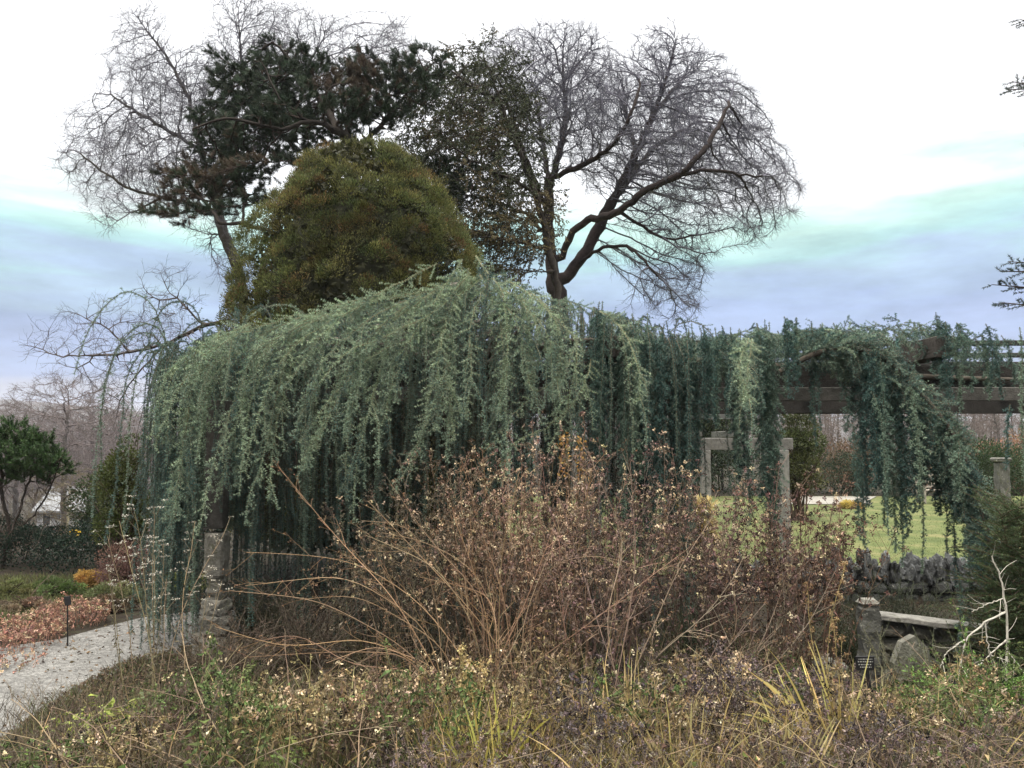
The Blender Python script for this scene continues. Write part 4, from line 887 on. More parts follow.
def sign():
    Y = 36; x = float(P(76, 533, Y)[0]); z0 = float(H(x, Y)); zc = float(P(76, 533, Y)[2]); root = thing('road_sign', 'small yellow road sign beside the slim pale-trunked tree', 'sign', (x, Y, z0)); m = MB(); beam(m, (x, Y, z0), (x, Y, zc+.2), .06, .06, (.2, .2, .2), cuts=3); part(m, 'post', M_PAINT, root)
    m = MB(); v = np.array([(x-.33, Y-.05, zc), (x, Y-.05, zc-.33), (x+.33, Y-.05, zc), (x, Y-.05, zc+.33)]); v = np.concatenate([v, v+[0, .012, 0]]); m.add(v, np.array([[0, 1, 2, 3], [7, 6, 5, 4], [0, 4, 5, 1], [1, 5, 6, 2], [2, 6, 7, 3], [3, 7, 4, 0]]), (.75, .48, .05)); part(m, 'panel', M_PAINT, root)
sign()
def flat_pine():
    Y = 13.5; x = float(P(2, 570, Y)[0]); T = Tree(); z0 = float(H(x, Y)); T.limb(np.array([[x, Y, z0-.1], [x+.1, Y, z0+.6], [x-.1, Y, z0+1.4], [x, Y, z0+2.0]]), .1)
    for l in ([(4, 545), (20, 510), (28, 480), (40, 460)], [(6, 540), (35, 515), (55, 480), (60, 460)], [(0, 560), (25, 540), (45, 520), (75, 490)]): T.limb(px_line(l, Y), .1)
    T.grow(poly_sample([(-60, 440), (-20, 425), (20, 424), (45, 434), (66, 455), (72, 475), (50, 490), (0, 486), (-60, 490)], 1100, Y, .9), .1, .13); r = T.radii(.004, rmax=.09)
    root = thing('flat_topped_pine', 'small flat-topped pine with bright green needle pads at the left edge', 'tree', (x, Y, z0)); mt, mf = MB(), MB(); T.mesh(mt, (.06, .05, .042), .012, 7); pos = np.array(T.pos); d = T.dirs(); sel = (r < .009) & (pos[:, 2] > float(P(0, 486, Y)[2])); pp = np.repeat(pos[sel], 4, 0); dd = np.repeat(d[sel], 4, 0); n = len(pp)
    q = droop(pp, dd*.4+rdir(n)*.6+[0, 0, .6], rng.uniform(.10, .22, n), 3, 0, .1); chain_segs(mt, q, .004, .003, (.06, .05, .04)); p, t, i, tt = along(q, .014); needles(mf, p, t, 5, .055, .011, jit((.055, .105, .035), n, .25, .06)[i], fwd=.8)
    # bare lower twigs
    m = 600; st = pos[rng.integers(0, len(pos), m)]; st = st[st[:, 2] < float(P(0, 480, Y)[2])]; q = droop(st, rdir(len(st))+[.3, 0, -.1], rng.uniform(.3, .9, len(st)), 6, .05, .15); chain_segs(mt, q, .005, .002, (.12, .09, .075)); p, t, i, tt = along(q, .1); chain_segs(mt, droop(p, rdir(len(p))+t, np.full(len(p), .2), 3, 0, .1), .002, .001, (.13, .10, .08))
    part(mt, 'trunk', M_BARK, root, True); part(mf, 'crown', M_NEEDLE, root)
flat_pine()
def leafy(name, label, px, py, Y, size, col, n, leaf, lumps=10, cat='shrub', **k): return blob_shrub(name, label, cat, (float(P(px, py, Y)[0]), Y), size, col, n, leaf, lumps=lumps, **k)
leafy('evergreen_shrub', 'olive-green columnar evergreen just left of the cedar curtain', 122, 500, 12.6, (.75, .8, 2.9), (.085, .10, .03), 9000, .05, 26)
leafy('evergreen_shrub', 'dull green evergreen bush behind the dark hedge', 104, 510, 15.5, (1.1, 1.0, 1.9), (.05, .07, .03), 6000, .06, 20)
leafy('russet_shrub', 'purple-brown leafless shrub at the foot of the cedar curtain beside the path', 130, 590, 11.5, (.9, .7, .75), (.16, .09, .075), 4200, .035)
for px, py, Y, s, c, l in [(85, 597, 11.6, (.55, .5, .28), (.42, .27, .09), 'small orange-yellow shrub below the dark hedge'), (50, 605, 11, (1.1, .9, .25), (.12, .17, .06), 'low fresh green mat of leaves between dark hedge and red clumps'), (10, 608, 11, (1.2, .8, .22), (.16, .17, .07), 'low yellow-green mat at the left edge below the hedge'), (120, 606, 10.6, (1.1, .7, .26), (.17, .19, .09), 'low grey-green groundcover beside the far bend of the path'),
                           (190, 602, 11.4, (1.2, .6, .35), (.20, .22, .08), 'pale green tuft behind the stone pier at the path'), (36, 622, 10, (1.3, .7, .16), (.26, .20, .14), 'tan withered groundcover behind the red clumps'), (105, 618, 10, (.9, .5, .2), (.15, .11, .07), 'brown withered clump at the inner corner of the path')]:
    leafy('groundcover_clump' if 'clump' not in l else 'dried_clump', l, px, py, Y, s, c, 3600, .035, 16, 'plant')
def marker():
    Y = 8.3; x = float(P(68, 640, Y)[0]); z0 = float(H(x, Y)); zt = float(P(68, 603, Y)[2]); root = thing('plant_marker', 'small black plant marker on a thin stake beside the red clump', 'plant marker', (x, Y, z0)); m = MB(); beam(m, (x, Y, z0-.02), (x-.02, Y, zt), .012, .012, (.015, .015, .015), cuts=3, bev=.002, wob=0); part(m, 'stake', M_PAINT, root)
    m = MB(); beam(m, (x-.045, Y-.01, zt+.02), (x+.02, Y-.012, zt+.03), .01, .09, (.02, .02, .022), cuts=3, bev=.002, wob=0); part(m, 'plate', M_PAINT, root)
marker()

# evergreen just outside the right edge whose boughs reach into the picture
def right_conifer():
    Y = 6.2; x = float(P(1175, 440, Y)[0]); z0 = float(H(x, Y)); root = thing('right_hand_conifer' if 0 else 'conifer', 'dark conifer at the right edge whose flat feathery boughs reach into view', 'tree', (x, Y, z0))
    mt, mf = MB(), MB(); tube(mt, np.array([[x, Y, z0-.1], [x+.05, Y, z0+1.5], [x, Y, z0+3.2], [x+.03, Y, z0+6.2]]), [.16, .13, .09, .02], 10, (.07, .055, .045), .05)
    tips = [(992, 285), (1000, 272), (1002, 303), (1008, 262), (1008, 90), (1012, 82), (1040, 180), (1050, 60), (1060, 240), (1045, 130), (1050, 350), (1060, 420), (1020, 20)]+[(1100+rng.uniform(-20, 120), rng.uniform(-40, 480)) for _ in range(26)]
    for k, (a, b) in enumerate(tips):
        yy = Y+rng.uniform(-.5, .5); e = P(a, b, yy); st = np.array([x, Y, e[2]-rng.uniform(.1, .4)]); t = np.linspace(0, 1, 12)[:, None]; q = st*(1-t)+e*t; q[:, 2] += np.sin(t[:, 0]*3.1)*.08; tube(mt, q, np.linspace(.022, .003, 12), 5, (.08, .06, .05))
        p, tt, i, u = along(q[None], .035); m = u > .25; p, tt, u = p[m], tt[m], u[m]; s = nrm(np.cross(tt, [0, .25, 1.]))*np.where(rng.random(len(p)) < .5, 1, -1)[:, None]
        q2 = droop(p, tt*.8+s*.7+rdir(len(p))*.15, .30*(1.15-u)*rng.uniform(.6, 1.1, len(p))+.04, 5, .04, .06); chain_segs(mt, q2, .003, .0015, (.08, .06, .05))
        p3, t3, i3, u3 = along(q2, .012); needles(mf, p3, t3, 5, .028, .006, jit((.035, .06, .04), len(p3), .2, .05), fwd=.8)
    part(mt, 'trunk', M_BARK, root, True); part(mf, 'foliage', M_NEEDLE, root)
right_conifer()
# ------------------------------------------------------------------ stonework on the right
def dry_wall():
    Y = 12.4; x0, x1 = float(P(700, 580, Y)[0]), float(P(1060, 580, Y)[0]); root = thing('dry_stone_wall', 'dark dry stone wall topped with upright jagged stones along the front of the lawn', 'wall', ((x0+x1)/2, Y, -.35)); m = MB(); x = x0
    for row in range(2):
        x = x0
        while x < x1:
            w = rng.uniform(.18, .36); rock(m, (x+w/2, Y+rng.uniform(-.04, .04), -.32+row*.18), (w*1.08, .34, .23), (.06, .062, .06), boxy=.6, rough=.2, sub=2); x += w
    part(m, 'courses', M_STONE, root); m = MB(); x = x0
    while x < x1:
        w = rng.uniform(.09, .2); h = rng.uniform(.22, .56); rock(m, (x+w/2, Y+rng.uniform(-.05, .05), .02+h*.24), (w*1.1, .28, h), np.array((.075, .078, .08))*rng.uniform(.4, 1.9), boxy=rng.uniform(.3, .7), rough=.38, sub=3, rot=rng.uniform(-.7, .7)); x += w*.75
    part(m, 'coping', M_STONE, root)
dry_wall()
def low_wall():
    Y = 8.0; a = P(874, 612, Y); b = P(1100, 640, Y-.3); m = MB(); c = (a+b)/2; z0 = float(H(c[0], Y)); root = thing('retaining_wall', 'low rubble wall with a pale worn slab along its top at lower right', 'wall', (c[0], Y, z0))
    beam(m, a-[0, 0, .025], b-[0, 0, .025], .26, .045, (.30, .29, .265), bev=.006, cuts=24, wob=.002); part(m, 'top_slab', M_STONE, root); m = MB()
    zt = a[2]-.09; L = b[0]-a[0]
    for row in range(4):
        x = 0
        while x < L:
            w = rng.uniform(.14, .34); h = .17; t = x/L; z = (a[2]*(1-t)+b[2]*t)-.16-row*.15; rock(m, (a[0]+x+w/2, a[1]*(1-t)+b[1]*t+.05+rng.uniform(-.04, .03), z), (w*1.05, .26, h*1.1), np.array((.13, .125, .105))*rng.uniform(.5, 1.5), boxy=.5, rough=.15, sub=2); x += w
    part(m, 'rubble', M_STONE, root)
    # pier at its end
    p = P(868, 602, Y-.05); r2 = thing('stone_post', 'squat dark stone post with pale top at the end of the low wall', 'stone post', (p[0], Y-.05, float(H(p[0], Y)))); m = MB(); beam(m, (p[0], Y-.05, float(H(p[0], Y))-.1), (p[0], Y-.05, p[2]-.03), .17, .2, (.11, .11, .10), bev=.03, cuts=10, wob=.012); part(m, 'shaft', M_STONE, r2)
    m = MB(); beam(m, (p[0], Y-.05, p[2]-.03), (p[0], Y-.05, p[2]+.03), .16, .2, (.27, .26, .23), bev=.025, cuts=3, wob=.006); part(m, 'top', M_STONE, r2)
low_wall()
def single(name, label, cat, fn, mat, smooth=False, group=None, loc=None):
    m = MB(); fn(m); o = m.build(name, mat, None, smooth, origin=loc if loc is not None else (0, 0, 0)); return tag(o, label, cat, group)
def tri_stone(m):
    c = P(908, 660, 7.4); o = [(-.10, -.30), (.12, -.26), (.19, -.02), (.17, .12), (.04, .23), (-.08, .17), (-.15, -.02)]
    f_ = np.array([(c[0]+a, c[1]-.06+rng.uniform(-.02, .02), c[2]+b) for a, b in o]); k_ = f_*1.0; k_[:, 1] += .16; k_[:, 0] += .03; k_[:, 2] -= .02; fi = np.concatenate([c[None]-[0, .10, 0], f_]); n = len(o); i = np.arange(n)
    m.add(fi, np.stack([np.zeros(n, int), i+1, (i+1) % n+1], 1), (.17, .17, .14)); m.add(np.concatenate([f_, k_]), np.stack([i, i+n, (i+1) % n+n, (i+1) % n], 1), (.24, .235, .20)); m.add(k_, np.array([[0, 6, 5], [0, 5, 4], [0, 4, 3], [0, 3, 2], [0, 2, 1]]), (.17, .17, .14))
single('boulder', 'pointed grey-green stone leaning in the dark hollow below the low wall', 'stone', tri_stone, M_STONE, False, loc=P(906, 655, 7.4))
for px, py, Y, s in ((830, 672, 7.6, .3), (950, 690, 7.3, .34), (985, 668, 7.6, .28)):
    single('boulder', {830: 'dark half-hidden stone left of the small black sign', 950: 'dark stone under the fallen twigs in front of the low wall', 985: 'dark stone beside the pale dead branch'}[px], 'stone', lambda m, a=(px, py, Y, s): rock(m, P(a[0], a[1], a[2]), (a[3]*1.2, a[3], a[3]*.8), (.12, .12, .10), boxy=.4, rough=.15, sub=3), M_STONE, True, loc=P(px, py, Y))
def plant_sign():
    Y = 4.95; p = P(865, 663, Y); z0 = float(H(p[0], Y)); root = thing('plant_sign', 'small black plant name sign with white lettering on a thin black stake', 'sign', (p[0], Y, z0)); K = (.012, .012, .014)
    m = MB(); a = P(881, 722, Y); beam(m, (a[0]-.012, Y+.01, z0-.1), (p[0]+.015, Y+.012, p[2]-.04), .02, .02, K, cuts=3, bev=.003, wob=0); part(m, 'stake', M_PAINT, root)
    m = MB(); w, h = .112, .084; beam(m, (p[0]-w/2, Y, p[2]), (p[0]+w/2, Y, p[2]), .008, h, K, cuts=3, bev=.003, wob=0); pl_ = part(m, 'plate', M_PAINT, root)
    # the lettering is too small to read in the photograph: four engraved lines
    m = MB()
    for k, (yy, l, r) in enumerate([(.024, -.040, .042), (.009, -.045, .046), (-.008, -.042, .036), (-.023, -.033, .036)]):
        x = l
        while x < r:
            ww = rng.uniform(.004, .012); x1 = min(x+ww, r); v = np.array([(p[0]+x, Y-.0052, p[2]+yy-.0028), (p[0]+x1, Y-.0052, p[2]+yy-.0028), (p[0]+x1, Y-.0052, p[2]+yy+.0028), (p[0]+x, Y-.0052, p[2]+yy+.0028)]); m.add(v, np.array([[0, 1, 2, 3]]), (.42, .42, .40)); x = x1+rng.uniform(.002, .006)
    o = m.build('lettering', M_PAINT, pl_, origin=tuple(root.location))
plant_sign()

# ------------------------------------------------------------------ dry thickets
def disc(n, r): a = rng.uniform(0, 2*math.pi, n); q = np.sqrt(rng.random(n))*r; return np.stack([q*np.cos(a), q*np.sin(a), np.zeros(n)], 1)
def thicket(name, label, px, Y, top, w, n, stem, head, pale=.18, hs=.018, lean=(0, 0), heads=8, leafn=5, group=None, spread=.28, r=.0032, r0=.18, tall=1.0, br=.30):
    x = float(P(px, 500, Y)[0]); z0 = float(H(x, Y)); zt = float(P(px, top, Y)[2]); h = zt-z0; root = thing(name, label, 'dried plant', (x, Y, z0), group)
    ms, mh = MB(), MB(); off = disc(n, 1.0); st = np.array([x, Y, z0-.03])+off*[w*r0*2, w*r0*2, 0]; d = off*spread+[lean[0], lean[1], 1]+rng.normal(size=(n, 3))*[.07, .07, 0]
    L = h*rng.uniform(.62, 1.02, n)*(1.05-.25*np.linalg.norm(off, axis=1)**2)
    q = droop(st, d, L, 12, .0, .045); sc = jit(stem, n, .45, .06); chain_segs(ms, q, r, r*.55, sc, 4)
    p, t, i, tt = along(q, .085); m = tt > .5; p, t, i, tt = p[m], t[m], i[m], tt[m]
    b = droop(p, t*1.0+nrm(rdir(len(p))*[1, 1, .3])*.85, br*rng.uniform(.4, 1.1, len(p))*(1.15-.5*tt), 5, -.04, .08); chain_segs(ms, b, r*.5, r*.3, sc[i])
    p2, t2, i2, u2 = along(b, .06); m = u2 > .3; p2, t2, i2 = p2[m], t2[m], i2[m]; b2 = droop(p2, t2+rdir(len(p2))*.8, rng.uniform(.03, .09, len(p2)), 2, -.05, .1); chain_segs(ms, b2, r*.3, r*.2, sc[i][i2])
    e = np.concatenate([b[:, -1], b2[:, -1], q[:, -1]]); m = rng.random(len(e)) < .8; e = e[m]; k = heads; ne = len(e)
    hc = jit(head, ne, .42, .06); pm = rng.random(ne) < pale; hc[pm] = jit((.50, .40, .27), pm.sum(), .2, .05)
    pp = np.repeat(e, k, 0)+rdir(ne*k)*hs*rng.uniform(.2, .9, (ne*k, 1)); leaves(mh, pp, rdir(ne*k)+[0, 0, .3], hs*rng.uniform(.5, 1.2, ne*k), hs*.6, np.clip(np.repeat(hc, k, 0)*(1+rng.normal(size=(ne*k, 1))*.4), .012, 1), cup=.25)
    lp, lt, li, lu = along(q, 1.0/max(leafn, .1)*.5); m = lu > .15; lp, lt = lp[m], lt[m]; nl = len(lp)
    ml = MB(); leaves(ml, lp, rdir(nl)*.8+[0, 0, -.7], rng.uniform(.03, .08, nl), .018, jit(head, nl, .3, .06)*1.15, cup=.3)
    part(ms, 'stems', M_STEM, root); part(mh, 'seed_heads', M_DRY, root); part(ml, 'withered_leaves', M_DRY, root); return root
ST, HD = (.125, .10, .072), (.105, .087, .064)
for a in [('dense brown thicket of dried seed heads, leftmost under the blue-green curtain', 430, 6.3, 470, .62, 62, ST, HD, .14), ('dense tan-brown thicket of dried flower heads left of the tallest one', 492, 6.1, 452, .62, 66, (.21, .135, .09), (.20, .14, .105), .22),
          ('tallest tan-brown thicket of dried flower heads at the centre below the cedar', 560, 6.4, 440, .66, 76, (.21, .135, .09), (.20, .14, .11), .25), ('dark purple-brown thicket of dried stems right of the centre', 628, 6.3, 462, .55, 60, (.12, .09, .08), (.125, .09, .08), .10),
          ('brown thicket with pale dots of dried flowers below the hanging ropes', 690, 6.2, 458, .6, 66, ST, (.15, .10, .085), .2), ('dark brown thicket of small dried flower heads before the lawn', 752, 6.1, 474, .58, 66, (.13, .09, .07), (.13, .088, .075), .15),
          ('rightmost dark brown thicket, its heads standing against the green lawn', 812, 6.1, 500, .45, 42, (.13, .085, .06), (.14, .085, .065), .12), ('low dark thicket behind the orange arching stems', 380, 6.6, 520, .6, 40, ST, HD, .1),
          ('shorter dense brown thicket in front of the tallest one', 585, 5.5, 520, .5, 42, (.18, .12, .085), (.15, .105, .085), .1)]:
    thicket('dried_flower_clump', a[0], a[1], a[2], a[3]-16, a[4], int(a[5]*.72), *a[6:8], pale=a[8]*1.1, hs=.020, heads=9)
# russet-leaved sprig rising behind
def sprig(m): 
    st = P(np.array([560, 572, 578, 566]), np.array([470, 480, 470, 490]), np.full(4, 7.1)); q = droop(st, np.array([[0., 0, 1], [.05, 0, 1], [-.05, 0, 1], [.1, 0, 1]]), np.array([.5, .55, .4, .45]), 8, 0, .05); chain_segs(m, q, .005, .002, (.2, .12, .06)); p, t, i, u = along(q, .004); leaves(m, p, rdir(len(p))+[0, 0, .3], .04, .02, jit((.42, .24, .07), len(p), .25, .05))
def orange_plant():
    Y = 7.1; x = float(P(569, 450, Y)[0]); z0 = float(H(x, Y)); root = thing('golden_leaved_plant', 'slender plant with a tip of golden-orange leaves above the central brown thicket', 'plant', (x, Y, z0)); ms, ml = MB(), MB(); zt = float(P(569, 420, Y)[2]); n = 2
    q = droop(np.array([[x, Y, z0]])+disc(n, .12), rdir(n)*.06+[0, 0, 1], (zt-z0)*rng.uniform(.88, 1, n), 14, 0, .03); chain_segs(ms, q, .006, .002, (.18, .11, .06)); p, t, i, u = along(q, .006); m = u > .82; p = p[m]; leaves(ml, p+rdir(len(p))*.045, rdir(len(p))+[0, 0, .3], .04, .022, jit((.40, .24, .08), len(p), .25, .05)); part(ms, 'stems', M_STEM, root); part(ml, 'leaves', M_LEAF, root)
orange_plant()

# --- orange arching stems, bare
def arching():
    def one(label, px, py, Y, ends, col, n2=5, r=.0042):
        b = P(px, py, Y); b[2] = float(H(b[0], b[1])); root = thing('arching_shrub', label, 'shrub', tuple(b)); ms = MB(); mh = MB()
        for e in ends:
            m = np.array(e, float); L = [b+rng.normal(size=3)*[.16, .10, 0]]; jx, jy = rng.normal(size=2)*6
            for w_, (a, c, dy) in enumerate(e): L.append(P(a+jx*(w_+1)+rng.normal()*5, c+jy*(w_+1)+rng.normal()*6, Y+dy+rng.normal()*.08))
            L = np.array(L); t = np.linspace(0, 1, 22); tt = np.concatenate([[0], np.cumsum(np.linalg.norm(np.diff(L, axis=0), axis=1))]); tt /= tt[-1]; q = np.stack([np.interp(t, tt, L[:, k]) for k in range(3)], 1)
            for _ in range(5): q[1:-1] = (q[:-2]+2*q[1:-1]+q[2:])/4
            cc = jit(col, 1, .2, .05)[0]; tube(ms, q, np.linspace(r, r*.35, 22), 5, cc)
            p, d, i, u = along(q[None], .09); k_ = (u > .25) & (rng.random(len(u)) < .75); p, d, u = p[k_], d[k_], u[k_]; s = droop(p, d+rdir(len(p))*.7, rng.uniform(.08, .42, len(p))*(1.1-.6*u), 7, .05, .07); chain_segs(ms, s, r*.42, r*.2, jit(cc, len(s), .15, .04))
            p, d, i, u = along(s, .07); s2 = droop(p, d+rdir(len(p))*.8, rng.uniform(.03, .12, len(p)), 3, .02, .1); chain_segs(ms, s2, r*.22, r*.12, cc); ep = np.concatenate([s[:, -1], s2[rng.random(len(s2)) < .4][:, -1]]); pp = np.repeat(ep, 4, 0)+rdir(len(ep)*4)*.008; leaves(mh, pp, rdir(len(pp)), .014, .008, jit((.24, .15, .09), len(pp), .25, .05))
        part(ms, 'stems', M_STEM, root); part(mh, 'buds', M_DRY, root)
    O = (.31, .205, .13); D = (.25, .185, .135)
    one('sprawling bare shrub with orange-brown stems arching far out to the left', 470, 700, 5.3, [[(400, 640, .0), (320, 600, -.1), (228, 598, -.2)], [(420, 630, .1), (340, 590, 0), (236, 602, -.1)], [(430, 600, .1), (370, 560, .1), (270, 550, 0), (262, 560, 0)], [(440, 620, 0), (360, 570, -.1), (300, 565, -.1)], [(410, 660, 0), (330, 650, -.1), (240, 660, -.1)],
        [(420, 670, -.1), (340, 660, -.2), (270, 640, -.2), (235, 638, -.2)], [(400, 610, .1), (350, 560, .1), (302, 512, .1)], [(440, 600, .1), (400, 545, .1), (352, 520, .1)], [(430, 650, .1), (380, 610, .1), (300, 605, .1), (236, 575, 0)], [(440, 660, -.1), (390, 620, -.2), (330, 630, -.3)]], O)
    one('upright bare shrub with pale orange stems fanning up in front of the brown thickets', 500, 705, 5.2, [[(470, 620, 0), (410, 560, 0), (345, 518, 0)], [(480, 610, .1), (440, 560, .1), (392, 505, .1)], [(490, 600, 0), (455, 540, 0), (420, 490, 0)], [(500, 600, .1), (478, 540, .1), (452, 478, .1)], [(505, 610, 0), (505, 560, 0), (492, 500, 0)], [(515, 620, -.1), (530, 570, -.1), (545, 500, -.1)], [(520, 620, 0), (560, 570, 0), (600, 560, 0), (640, 580, 0)],
        [(510, 640, -.1), (540, 600, -.1), (590, 520, -.1)], [(520, 660, -.1), (575, 620, -.2), (620, 570, -.2), (650, 540, -.1)], [(490, 620, 0), (470, 575, 0), (400, 548, 0)], [(495, 600, .1), (485, 560, .1), (440, 525, .1), (398, 522, .1)], [(505, 640, 0), (512, 560, 0), (520, 470, 0)]], O)
    one('bare dark-stemmed shrub whose long wands cross low over the grass at centre right', 620, 715, 5.0, [[(560, 690, -.1), (500, 688, -.1), (440, 692, -.2)], [(640, 660, .1), (690, 610, .1), (722, 570, .1)], [(650, 690, -.1), (720, 690, -.2), (800, 705, -.2)], [(600, 650, 0), (570, 590, 0), (560, 540, 0)], [(640, 650, .1), (660, 600, .1), (700, 540, .1)], [(630, 640, 0), (640, 580, 0), (636, 500, 0)], [(650, 670, 0), (690, 640, 0), (745, 650, 0)], [(610, 640, .1), (610, 560, .1), (598, 480, .1)], [(660, 680, .1), (740, 650, .1), (780, 600, .1)]], D, r=.0042)
    one('bare grey shrub fanning up in front of the right-hand brown thickets', 750, 720, 5.6, [[(740, 640, 0), (720, 560, 0), (690, 510, 0)], [(755, 640, .1), (760, 560, .1), (772, 500, .1)], [(770, 640, 0), (800, 580, 0), (830, 530, 0)], [(760, 650, .1), (785, 600, .1), (800, 520, .1)], [(735, 650, .1), (700, 600, .1), (668, 560, .1)], [(780, 660, 0), (825, 620, 0), (850, 570, 0)]], (.20, .15, .11), r=.004)
arching()

# dead pale branch at the right
def dead_branch():
    Y = 5.9; ms = MB(); b = P(1006, 690, Y); root = thing('dead_branch', 'bleached dead branch with bare side shoots standing at the right edge', 'branch', tuple(b)); C = (.55, .52, .45)
    for l, r in (([(1006, 695), (1008, 640), (1005, 600), (1000, 575), (992, 556)], .009), ([(1006, 612), (985, 622), (965, 640), (958, 680)], .008), ([(1006, 640), (990, 655), (975, 668)], .006), ([(985, 622), (990, 650), (998, 678)], .005), ([(1006, 650), (1018, 665), (1030, 680)], .006), ([(965, 640), (948, 650), (940, 668)], .005), ([(1004, 598), (985, 605), (972, 612)], .004), ([(960, 690), (975, 700), (985, 725)], .005), ([(1000, 690), (975, 692), (950, 705)], .006)):
        q = px_line(l, Y); t = np.linspace(0, 1, 16); tt = np.linspace(0, 1, len(q)); q = np.stack([np.interp(t, tt, q[:, k]) for k in range(3)], 1)
        for _ in range(2): q[1:-1] = (q[:-2]+2*q[1:-1]+q[2:])/4
        q[1:-1] += rng.normal(size=(14, 3))*.004; tube(ms, q, np.linspace(r, r*.45, 16), 6, C, .08)
        p, d, i, u = along(q[None], .07); s = droop(p, d+rdir(len(p)), rng.uniform(.05, .18, len(p)), 4, .08, .1); chain_segs(ms, s, .0025, .001, C)
    part(ms, 'stem', M_STEM, root)
dead_branch()

# aster stalks with pale fluffy heads at left
def asters():
    for (px, Y, top, n, lab) in ((160, 6.6, 500, 7, 'tall withered asters with whitish flat seed tufts in front of the stone pier'), (128, 7.0, 530, 3, 'slim withered asters with whitish tufts left of the tall ones'), (192, 6.9, 515, 3, 'slim withered asters with pale tufts right against the stone pier')):
        x = float(P(px, 600, Y)[0]); z0 = float(H(x, Y)); zt = float(P(px, top, Y)[2]); root = thing('withered_aster', lab, 'dried plant', (x, Y, z0)); ms, mh = MB(), MB()
        q = droop(np.array([[x, Y, z0]])+disc(n, .07), rdir(n)*.22+[0, 0, 1], (zt-z0)*rng.uniform(.6, 1.05, n), 12, 0, .04); chain_segs(ms, q, .0038, .002, jit((.26, .21, .13), n, .3, .04), 5)
        p, t, i, u = along(q, .07); m = u > .55; p, t = p[m], t[m]; b = droop(p, t+rdir(len(p))*[.9, .9, .2], rng.uniform(.06, .2, len(p)), 4, -.12, .05); chain_segs(ms, b, .0025, .0012, (.22, .18, .12)); e = b[:, -1]; k = 12
        pp = np.repeat(e, k, 0)+disc(len(e)*k, .035)+rng.normal(size=(len(e)*k, 3))*[0, 0, .004]; leaves(mh, pp, rdir(len(pp))*[1, 1, .3]+[0, 0, .4], .014, .010, jit((.50, .47, .40), len(pp), .25, .03))
        p, t, i, u = along(q, .03); m = u < .6; p = p[m]; ml = MB(); leaves(ml, p, rdir(len(p))+[0, 0, -.5], .06, .012, jit((.15, .13, .09), len(p), .25, .05)); part(ms, 'stems', M_STEM, root); part(mh, 'seed_heads', M_DRY, root); part(ml, 'withered_leaves', M_DRY, root)
asters()

for px, Y, top, w, n, l in [(14, 8.4, 616, .5, 150, 'leftmost salmon-red dried sedum clump beside the path'), (40, 8.7, 626, .3, 60, 'small faded salmon clump between the two larger ones'), (74, 9.3, 598, .36, 130, 'round salmon-red dried clump behind the small black plant marker'), (-8, 7.6, 655, .5, 90, 'low faded red clump at the left edge nearest the path')]:
    thicket('sedum_clump', l, px, Y, top, w, n, (.32, .20, .15), (.36, .21, .16), pale=.3, hs=.022, leafn=8, spread=.28, r=.003, r0=.5, br=.10)
# ------------------------------------------------------------------ undergrowth
def blades(m, px0, px1, Y0, Y1, n, L, w, col, bend=.25, up=1.0, xy=None, s=.25):
    if xy is None: y = rng.uniform(Y0, Y1, n); x = (rng.uniform(px0, px1, n)-512)/F*y
    else: x, y = xy; n = len(x)
    st = np.stack([x, y, H(x, y)-.01], 1); d = rdir(n)*.5+[0, 0, up]; q = droop(st, d, L*rng.uniform(.5, 1.15, n), 5, bend, .06); c = jit(col, n, s, .06)
    S = 5; sd = nrm(np.cross(q[:, 1:]-q[:, :-1], rdir(n)[:, None]*[1, 1, .1])); sd = np.concatenate([sd, sd[:, -1:]], 1); ww = w*np.linspace(1, .12, S+1)[None, :, None]*.5
    v = np.stack([q-sd*ww, q+sd*ww], 2).reshape(n, -1, 3); k = np.arange(S); f = np.stack([2*k, 2*k+1, 2*k+3, 2*k+2], 1)[None]+(np.arange(n)*(2*S+2))[:, None, None]; m.add(v, f.reshape(-1, 4), np.repeat(c, 2*S+2, 0))
def stuff(name, label, cat, fn, mat):
    m = MB(); fn(m); o = m.build(name, mat); return tag(o, label, cat, None, 'stuff')
def litter(m):
    n = 60000; y = 3.2+rng.random(n)**1.3*9; x = rng.uniform(-1.0, 1.1, n)*y*.72; on = (x < -2.2) & (y > 5.2) & (y < 10); x = np.where(on, np.abs(x)*.6, x); p = np.stack([x, y, H(x, y)+rng.uniform(.0, .04, n)], 1)
    c = jit((.13, .09, .06), n, .3, .06); a = rng.random(n) < .25; c[a] = jit((.24, .18, .11), a.sum(), .25, .05); leaves(m, p, rdir(n)*[1, 1, .35], rng.uniform(.02, .055, n), .022, c*.45, cup=.3)
def big_litter(m):
    n = 5200; y = rng.uniform(3.5, 6.2, n); x = rng.uniform(-.62, .66, n)*y; x = np.where(x < -2.3, x*-.5, x); p = np.stack([x, y, H(x, y)+rng.random(n)**2*.22], 1)
    c = jit((.085, .06, .042), n, .35, .08); a = rng.random(n) < .16; c[a] = jit((.34, .25, .14), a.sum(), .25, .05); b = rng.random(n) < .16; c[b] = jit((.12, .16, .05), b.sum(), .3, .06); leaves(m, p, rdir(n)*[1, 1, .6], rng.uniform(.03, .055, n), .022, c, cup=.45)
stuff('fallen_leaves', 'larger curled leaves caught among the front stems of the bed', 'leaves', big_litter, M_DRY)
stuff('leaf_litter', 'brown fallen leaves and debris covering the bed', 'leaf litter', litter, M_DRY)
